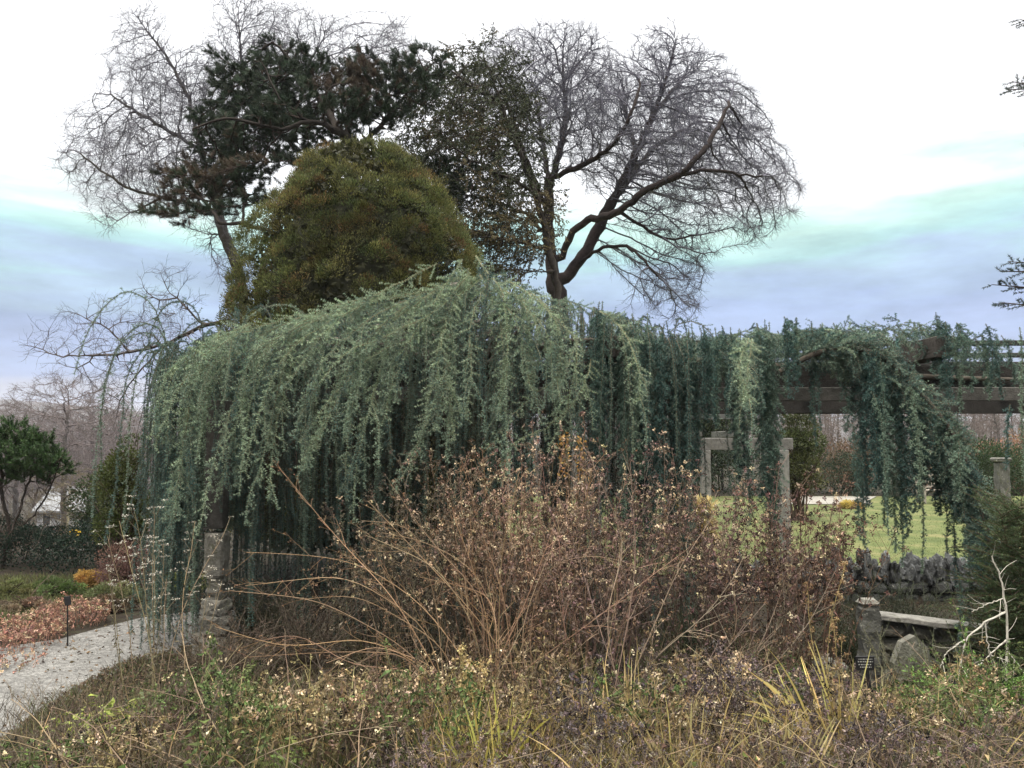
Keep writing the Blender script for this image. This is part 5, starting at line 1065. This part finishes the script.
def low_green(m):
    for px0, px1, y0, y1, n, L, w, c in [(20, 1040, 3.7, 5.6, 420, .42, .013, (.40, .31, .14)), (20, 1040, 3.7, 5.6, 420, .38, .012, (.11, .085, .055)), (40, 420, 3.9, 6.6, 2600, .16, .007, (.10, .12, .05)), (20, 430, 3.9, 6.8, 4200, .20, .006, (.17, .135, .09)), (0, 420, 3.8, 6.4, 2600, .22, .006, (.08, .065, .05)), (200, 420, 3.8, 5.2, 1500, .18, .009, (.16, .19, .07)), (0, 240, 4.2, 5.6, 2500, .16, .007, (.20, .175, .11)), (430, 720, 3.8, 4.8, 2600, .25, .007, (.42, .33, .13)), (430, 720, 3.8, 5.0, 2000, .22, .007, (.11, .12, .05)),
                                         (900, 1040, 4.0, 6, 1500, .18, .008, (.10, .14, .05)), (250, 900, 5.5, 9, 4500, .22, .008, (.10, .095, .05)), (560, 820, 5, 7.5, 3500, .3, .007, (.09, .10, .045)), (600, 1000, 3.7, 5.2, 3500, .28, .005, (.26, .21, .14)), (600, 1000, 3.7, 5.2, 1200, .22, .007, (.11, .13, .05))]: blades(m, px0, px1, y0, y1, n, L, w, c, s=.35)
stuff('grass', 'tangled green and straw grass through the front of the bed', 'grass', low_green, M_LEAF)
def path_edge(m):
    for px0, px1, y0, y1, n in [(-60, 130, 10.2, 12.5, 7000), (-80, 60, 9.2, 10.6, 3000)]: blades(m, px0, px1, y0, y1, n, .10, .012, (.13, .14, .06))
stuff('groundcover', 'short mixed groundcover between path and dark hedge', 'groundcover', path_edge, M_LEAF)
def lawn_grass(m):
    n = 26000; y = 12.8+rng.random(n)**1.6*12; x = rng.uniform(.2, .72, n)*y; blades(m, 0, 0, 0, 0, n, .06, .012, (.11, .13, .052), xy=(x, y), s=.4)
stuff('lawn_grass', 'short green grass of the lawn', 'grass', lawn_grass, M_LEAF)
# knee-high dried perennials through the front of the bed
gk = 'knee-high dried perennials in the front of the bed'
kinds = [((.11, .085, .06), (.11, .08, .055), .10, 'brown knee-high dried perennial in the front of the bed'), ((.26, .20, .10), (.20, .155, .085), .15, 'straw-coloured knee-high dried perennial in the front of the bed'), ((.10, .11, .05), (.085, .115, .042), .1, 'dull green knee-high withering perennial in the front of the bed'), ((.085, .07, .065), (.10, .08, .082), .1, 'purple-brown knee-high seeding perennial in the front of the bed')]
for j in range(44):
    px = 40+(j*61.7) % 960+rng.uniform(-12, 12); Y = rng.uniform(4.0, 5.5); kd = int(rng.integers(0, 3)) if px < 560 else int(rng.integers(0, 4)); st_, hd_, pa_, l_ = kinds[kd]
    if px < 150: Y = rng.uniform(4.0, 4.6)
    hh_ = rng.uniform(.3, .62)*(.6 if px < 150 or 850 < px < 900 else 1); x_ = float(P(px, 500, Y)[0]); z_ = float(H(x_, Y))+hh_; tp = 440-(z_-CAMZ)/Y*F
    thicket('dried_perennial', l_, px, Y, tp, .34, 22, st_, hd_, pale=pa_, hs=.021, leafn=(7 if kd != 2 else 10), spread=.45, r=.0024, br=.16, heads=7, group=gk)
# rough margin of the bed along the path
def margin(m):
    k = rng.random(5200); s = np.linspace(0, 1, len(pr)); off = rng.random(5200)**1.6*1.3-.06; x = np.interp(k, s, pr[:, 0])+off*.75; y = np.interp(k, s, pr[:, 1])-off*.7
    for a, L, w, c in ((0, .13, .006, (.17, .14, .09)), (1, .16, .006, (.10, .085, .06)), (2, .12, .008, (.12, .15, .06))): q = slice(a, None, 3); blades(m, 0, 0, 0, 0, 0, L, w, c, xy=(x[q], y[q]), s=.4)
    n = 5200; k = rng.random(n); off = rng.random(n)**1.3*1.5-.12; x = np.interp(k, s, pr[:, 0])+off*.75; y = np.interp(k, s, pr[:, 1])-off*.7
    leaves(m, np.stack([x, y, H(x, y)+rng.uniform(.015, .04, n)], 1), rdir(n)*[1, 1, .35], rng.uniform(.02, .055, n), .022, jit((.15, .11, .075), n, .4, .06), cup=.3)
def strewn(m):
    n = 420; a = rng.random(n); b = rng.random(n); s = np.linspace(0, 1, len(pl)); x = np.interp(a, s, pl[:, 0])*(1-b)+np.interp(a, s, pr[:, 0])*b; y = np.interp(a, s, pl[:, 1])*(1-b)+np.interp(a, s, pr[:, 1])*b
    leaves(m, np.stack([x, y, H(x, y)+.02], 1), rdir(n)*[1, 1, .25], rng.uniform(.02, .06, n), .022, jit((.16, .11, .07), n, .35, .06), cup=.3)
stuff('fallen_leaves', 'scattered brown fallen leaves on the gravel path', 'leaves', strewn, M_DRY)
stuff('margin_grass', 'rough brown grass and fallen leaves spilling over the edge of the gravel path', 'grass', margin, M_DRY)
def sticks(m):
    for n, r, L, c in ((300, .0035, .8, (.19, .14, .09)), (300, .0028, .6, (.09, .07, .055)), (70, .003, .7, (.30, .24, .15))):
        y = rng.uniform(3.6, 6.4, n); x = rng.uniform(-.62, .66, n)*y; on = x < -2.4+.1*(y-4); x = np.where(on, x*-.5, x); st = np.stack([x, y, H(x, y)+rng.uniform(0, .12, n)], 1); d = rdir(n)*[1, .6, .1]+[0, 0, .35]
        q = droop(st, d, L*rng.uniform(.3, 1.2, n), 9, .07, .06); q[..., 2] = np.maximum(q[..., 2], H(q[..., 0], q[..., 1])+.01); chain_segs(m, q, r, r*.4, jit(c, n, .25, .04), 4)
        p, t, i, u = along(q, .13); b = droop(p, t+rdir(len(p))*.8, rng.uniform(.04, .2, len(p)), 4, .05, .08); chain_segs(m, b, r*.45, r*.25, jit(c, len(p), .25, .04))
stuff('fallen_twigs', 'crossing dead twigs lying through the undergrowth', 'twigs', sticks, M_STEM)
# purple-brown seed-head ground layer
def purple(m):
    for px0, px1, y0, y1, n, hmax in [(590, 1010, 3.7, 4.7, 330, .30), (640, 840, 4.4, 5.6, 330, .42), (880, 1030, 4.6, 6.6, 230, .26), (0, 90, 3.9, 4.6, 130, .2), (380, 620, 3.6, 4.3, 200, .25)]:
        y = rng.uniform(y0, y1, n); x = (rng.uniform(px0, px1, n)-512)/F*y; st = np.stack([x, y, H(x, y)-.02], 1); q = droop(st, rdir(n)*.5+[0, 0, 1], hmax*rng.uniform(.4, 1.1, n), 6, .02, .08); c = jit((.15, .11, .095), n, .25, .05); chain_segs(m, q, .0026, .0015, c)
        p, t, i, u = along(q, .05); b = droop(p, t+rdir(len(p)), rng.uniform(.03, .10, len(p)), 3, 0, .1); chain_segs(m, b, .0014, .001, c[i]); e = np.concatenate([b[:, -1], q[:, -1]]); k = 9; hc = jit((.12, .095, .09), len(e), .5, .06); a = rng.random(len(e)) < .2; hc[a] = jit((.30, .24, .20), a.sum(), .2, .05)
        pp = np.repeat(e, k, 0)+rdir(len(e)*k)*.011; leaves(m, pp, rdir(len(pp)), .013, .010, np.repeat(hc, k, 0), cup=.3)
stuff('dried_perennials', 'low tangle of purple-brown dried seed heads along the front of the bed', 'dried plants', purple, M_DRY)
# individual foreground plants
def leafy_weed(label, px, py, Y, n, r, h, leaf, col):
    x = float(P(px, py, Y)[0]); z0 = float(H(x, Y)); root = thing('leafy_weed', label, 'plant', (x, Y, z0)); ms, ml = MB(), MB(); st = np.array([[x, Y, z0]])+disc(n, r); q = droop(st, rdir(n)*.6+[0, 0, 1], h*rng.uniform(.5, 1.1, n), 6, .05, .07); chain_segs(ms, q, .003, .0015, (.14, .15, .06)); p, t, i, u = along(q, .022); p = p+rdir(len(p))*.02
    leaves(ml, p, rdir(len(p))*[1, 1, .4]+[0, 0, .1], leaf*rng.uniform(.5, 1.2, len(p)), leaf*.6, jit(col, len(p), .25, .07), nr=nrm(rdir(len(p))*.5+[0, 0, 1]), cup=.12); part(ms, 'stems', M_STEM, root); part(ml, 'leaves', M_LEAF, root)
for a in [('bright green leafy weed in the grass below the arching orange stems', 345, 715, 4.6, 40, .17, .24, .05, (.14, .22, .06)), ('yellow-green leafy weed beside the path, left of the withered asters', 110, 690, 5.4, 34, .22, .26, .05, (.26, .30, .07)), ('small green weed among orange stems', 275, 700, 5.0, 20, .12, .22, .045, (.12, .19, .06)),
          ('lime leafy clump at the bottom edge below the bright green weed', 285, 750, 4.2, 22, .12, .14, .045, (.20, .27, .08)), ('green leafy clump at the foot of the dead branch', 935, 690, 5.5, 20, .14, .24, .05, (.10, .16, .05)), ('dull green weed at lower left behind the grass', 190, 700, 5.6, 30, .25, .3, .04, (.10, .12, .05)), ('pale yellow-green weed left of centre at the bottom', 500, 740, 4.3, 18, .13, .2, .04, (.24, .25, .08))]: leafy_weed(*a[:4], int(a[4]*1.5), a[5], a[6]*1.1, a[7]*1.25, a[8])
def strap_clump(label, px, Y, n, L, col, w=.012, lean=(0, 0)):
    x = float(P(px, 740, Y)[0]); z0 = float(H(x, Y)); root_l = (x, Y, z0); m = MB(); o = disc(n, .14); st = np.array([x, Y, z0-.01])+o; d = o*2.2+[lean[0], lean[1], 1]+rdir(n)*.25; q = droop(st, d, L*rng.uniform(.5, 1.1, n), 8, .16, .03); S = 8; sd = nrm(np.cross(q[:, 1:]-q[:, :-1], rdir(n)[:, None])); sd = np.concatenate([sd, sd[:, -1:]], 1); ww = w*np.sin(np.linspace(.6, 3.0, S+1))[None, :, None]*.5
    v = np.stack([q-sd*ww, q+sd*ww], 2).reshape(n, -1, 3); k = np.arange(S); f = np.stack([2*k, 2*k+1, 2*k+3, 2*k+2], 1)[None]+(np.arange(n)*(2*S+2))[:, None, None]; m.add(v, f.reshape(-1, 4), np.repeat(jit(col, n, .2, .05), 2*S+2, 0)); o = m.build('grass_clump', M_LEAF, origin=root_l); tag(o, label, 'plant', 'dry straw tufts in the front of the bed' if label.startswith('tuft of dry') else None)
strap_clump('arching clump of straw-yellow strap leaves at lower right of centre', 825, 4.5, 46, .62, (.58, .48, .18), .015, (-.35, 0)); strap_clump('smaller straw clump in front of the arching straw-yellow one', 790, 4.1, 26, .38, (.46, .38, .18), .010); strap_clump('yellow-green strap leaves at the bottom edge just left of centre', 485, 4.1, 28, .42, (.50, .46, .12), .013); strap_clump('dry straw tuft beneath the crossing wands at centre', 560, 4.4, 50, .36, (.40, .31, .16), .006)
strap_clump('thin tan tuft at the foot of the orange stems', 430, 4.6, 40, .34, (.36, .27, .14), .006); strap_clump('tan tuft between the centre wands and the straw clump', 660, 4.5, 40, .42, (.38, .29, .15), .006)
for j in range(12):
    strap_clump('tuft of dry straw grass in the front of the bed', [560, 610, 720, 880, 400, 450, 520, 770, 930, 330, 680, 250][j]+rng.uniform(-10, 10), rng.uniform(4.0, 5.2), 34, rng.uniform(.35, .6), (.40, .31, .14) if j % 3 else (.28, .24, .12), rng.uniform(.006, .011))
# curled pale flower heads
def dried_bloom(label, px, py, Y, n, r, col, stemcol=(.42, .33, .15)):
    c = P(px, py, Y); z0 = float(H(c[0], Y)); root = thing('dried_bloom', label, 'dried plant', (c[0], Y, z0)); ms, mh = MB(), MB(); L = c[2]-z0; st = np.array([[c[0], Y, z0]])+disc(n, .04); q = droop(st, rdir(n)*.18+[0, 0, 1], L*rng.uniform(.75, 1.12, n), 9, .0, .06); chain_segs(ms, q, .0035, .002, stemcol, 4)
    p, t, i, u = along(q, .06); m = u > .4; b = droop(p[m], t[m]+rdir(m.sum()), np.full(m.sum(), r*1.2), 3, 0, .1); chain_segs(ms, b, .002, .001, stemcol); e = np.concatenate([q[:, -1], b[:, -1]]); k = 14; pp = np.repeat(e, k, 0)+rdir(len(e)*k)*r*.35; leaves(mh, pp, rdir(len(pp))+[0, 0, .2], r*.55, r*.3, jit(col, len(pp), .22, .05), cup=.35); part(ms, 'stems', M_STEM, root); part(mh, 'petals', M_DRY, root)
for a in [('pale golden curled seed heads on yellow stems below centre left', 470, 660, 4.8, 6, .04, (.46, .36, .18)), ('buff curled bloom among stems right of centre', 740, 662, 5.0, 5, .045, (.50, .38, .25)), ('orange-tan curled leaves on a stalk against the lawn edge', 822, 572, 5.7, 2, .035, (.36, .25, .13)), ('orange-tan dried leaves beside the dark stone post', 845, 617, 5.8, 2, .04, (.36, .25, .14)), ('pale golden seed heads low at centre, right of the yellow stems', 520, 690, 4.6, 6, .035, (.44, .34, .19)), ('tiny tan seed heads at the foot of the black plant sign', 850, 690, 5.2, 2, .03, (.36, .24, .12)), ('pale curled bloom at the bottom, below the black sign', 700, 725, 4.4, 4, .045, (.50, .40, .28))]: dried_bloom(*a)
# feathery green conifer seedlings at the lower right
def feathery(label, px, Y, h, w, n, col):
    x = float(P(px, 680, Y)[0]); z0 = float(H(x, Y)); root = thing('feathery_evergreen', label, 'shrub', (x, Y, z0)); ms, mf = MB(), MB(); st = np.array([[x, Y, z0]])+disc(n, w*.25)+np.stack([np.zeros(n), np.zeros(n), rng.uniform(0, h*.8, n)], 1); q = droop(st, rdir(n)*[1, 1, .2]+[0, 0, .55], w*rng.uniform(.5, 1.1, n), 8, .10, .05); chain_segs(ms, q, .004, .002, (.12, .09, .06)); s = []
    p, t, i, u = along(q, .03); sd = nrm(np.cross(t, [0, 0, 1.]))*np.where(rng.random(len(p)) < .5, 1, -1)[:, None]; b = droop(p, t*.6+sd*.8, w*.28*(1.1-u), 4, .05, .05); chain_segs(ms, b, .002, .001, (.12, .12, .06)); p, t, i2, u = along(b, .012); needles(mf, p, t, 4, .02, .005, jit(col, len(p), .22, .06), fwd=.7); part(ms, 'stems', M_STEM, root); part(mf, 'foliage', M_NEEDLE, root)
for a in [('bright green feathery evergreen spreading low at the lower right corner', 985, 5.2, .30, .6, 46, (.13, .24, .05)), ('darker feathery evergreen standing behind the dead branch at right', 1022, 6.6, 2.3, .5, 330, (.06, .095, .04)), ('mid-green feathery evergreen at the right edge under the pergola', 1012, 7.6, 2.2, .55, 260, (.08, .12, .05)), ('dull green feathery evergreen among the fallen twigs in front of the low wall', 945, 6.8, .5, .5, 46, (.10, .125, .06))]: feathery(*a)
# grey-green fallen twigs hanging about the low wall
def snag(label, px, py, Y, n, L, col):
    c = P(px, py, Y); root = thing('dry_shrub', label, 'shrub', (c[0], Y, float(H(c[0], Y)))); ms = MB(); st = np.array([[c[0], Y, float(H(c[0], Y))]])+disc(n, .2); q = droop(st, rdir(n)*.6+[0, 0, 1], L*rng.uniform(.5, 1.1, n), 8, .06, .09); chain_segs(ms, q, .004, .002, jit(col, n, .2, .04)); p, t, i, u = along(q, .05); b = droop(p, t+rdir(len(p))*.9, rng.uniform(.05, .22, len(p)), 4, .05, .1); chain_segs(ms, b, .0018, .001, jit(col, len(b), .2, .04)); ml = MB(); p, t, i, u = along(b, .03); leaves(ml, p, t+rdir(len(p)), .022, .009, jit(np.array(col)*.8, len(p), .25, .06)); part(ms, 'stems', M_STEM, root); part(ml, 'leaves', M_LEAF, root)
for a in [('grey-green twiggy shrub straggling over the low wall', 915, 640, 7.2, 30, .8, (.20, .20, .13)), ('grey-green twiggy shrub left of the dead branch', 965, 650, 6.9, 34, .9, (.17, .19, .11)), ('dark leafy shrub hanging over the right part of the low wall', 1000, 640, 7.7, 80, .7, (.05, .075, .035)), ('dark twiggy shrub in the hollow behind the low wall', 900, 600, 9.2, 110, .95, (.07, .08, .05)), ('dark leafy shrub between the thickets and the dry stone wall', 850, 600, 9.0, 60, .8, (.06, .075, .04)), ('dark twiggy shrub behind the dead branch, beyond the low wall', 985, 600, 9.2, 60, .8, (.07, .09, .045)),
          ('dark leafy shrub deep behind the central thicket', 560, 650, 7.6, 70, .8, (.05, .055, .035)), ('dark leafy shrub deep behind the right thickets', 690, 660, 7.4, 60, .6, (.05, .06, .035)), ('dark leafy shrub deep behind the orange stems', 420, 640, 7.5, 80, .9, (.055, .055, .04)), ('brown twiggy bush at the foot of the left stone pier', 240, 660, 6.9, 50, .6, (.13, .10, .075)), ('thin brown brush in front of the base of the left stone pier', 210, 660, 7.2, 40, .42, (.11, .09, .065)), ('low dark bush hiding the end of the gravel right behind the stone pier', 250, 640, 8.4, 90, .6, (.09, .09, .055)), ('brown twiggy bush between the pier and the orange stems', 310, 650, 7.2, 70, .8, (.10, .08, .06)), ('low dark twigs beside the path at lower left', 110, 720, 4.9, 60, .32, (.13, .10, .075)), ('low brown twigs at the lower left corner', 60, 740, 4.6, 50, .28, (.15, .12, .09)), ('low brown twigs below the withered asters', 200, 730, 4.8, 60, .34, (.14, .10, .08)), ('dry twigs under the bright weed', 370, 740, 4.5, 50, .34, (.17, .12, .085))]: snag(*a)

# ------------------------------------------------------------------ air
def haze():
    bm = bmesh.new(); bmesh.ops.create_cube(bm, size=1.0); me = bpy.data.meshes.new('haze'); bm.to_mesh(me); bm.free()
    o = bpy.data.objects.new('haze', me); COL.objects.link(o); o.scale = (5400, 4100, 92); o.location = (0, 1620, 92/2-12); o['kind'] = 'stuff'; o['label'] = 'pale air'; 
    m = bpy.data.materials.new('haze'); m.use_nodes = True; t = m.node_tree; t.nodes.clear(); a = t.nodes.new('ShaderNodeOutputMaterial'); v = t.nodes.new('ShaderNodeVolumePrincipled')
    v.inputs['Color'].default_value = (.80, .84, .93, 1); v.inputs['Density'].default_value = 0.00035; t.links.new(v.outputs[0], a.inputs['Volume']); me.materials.append(m)
haze()
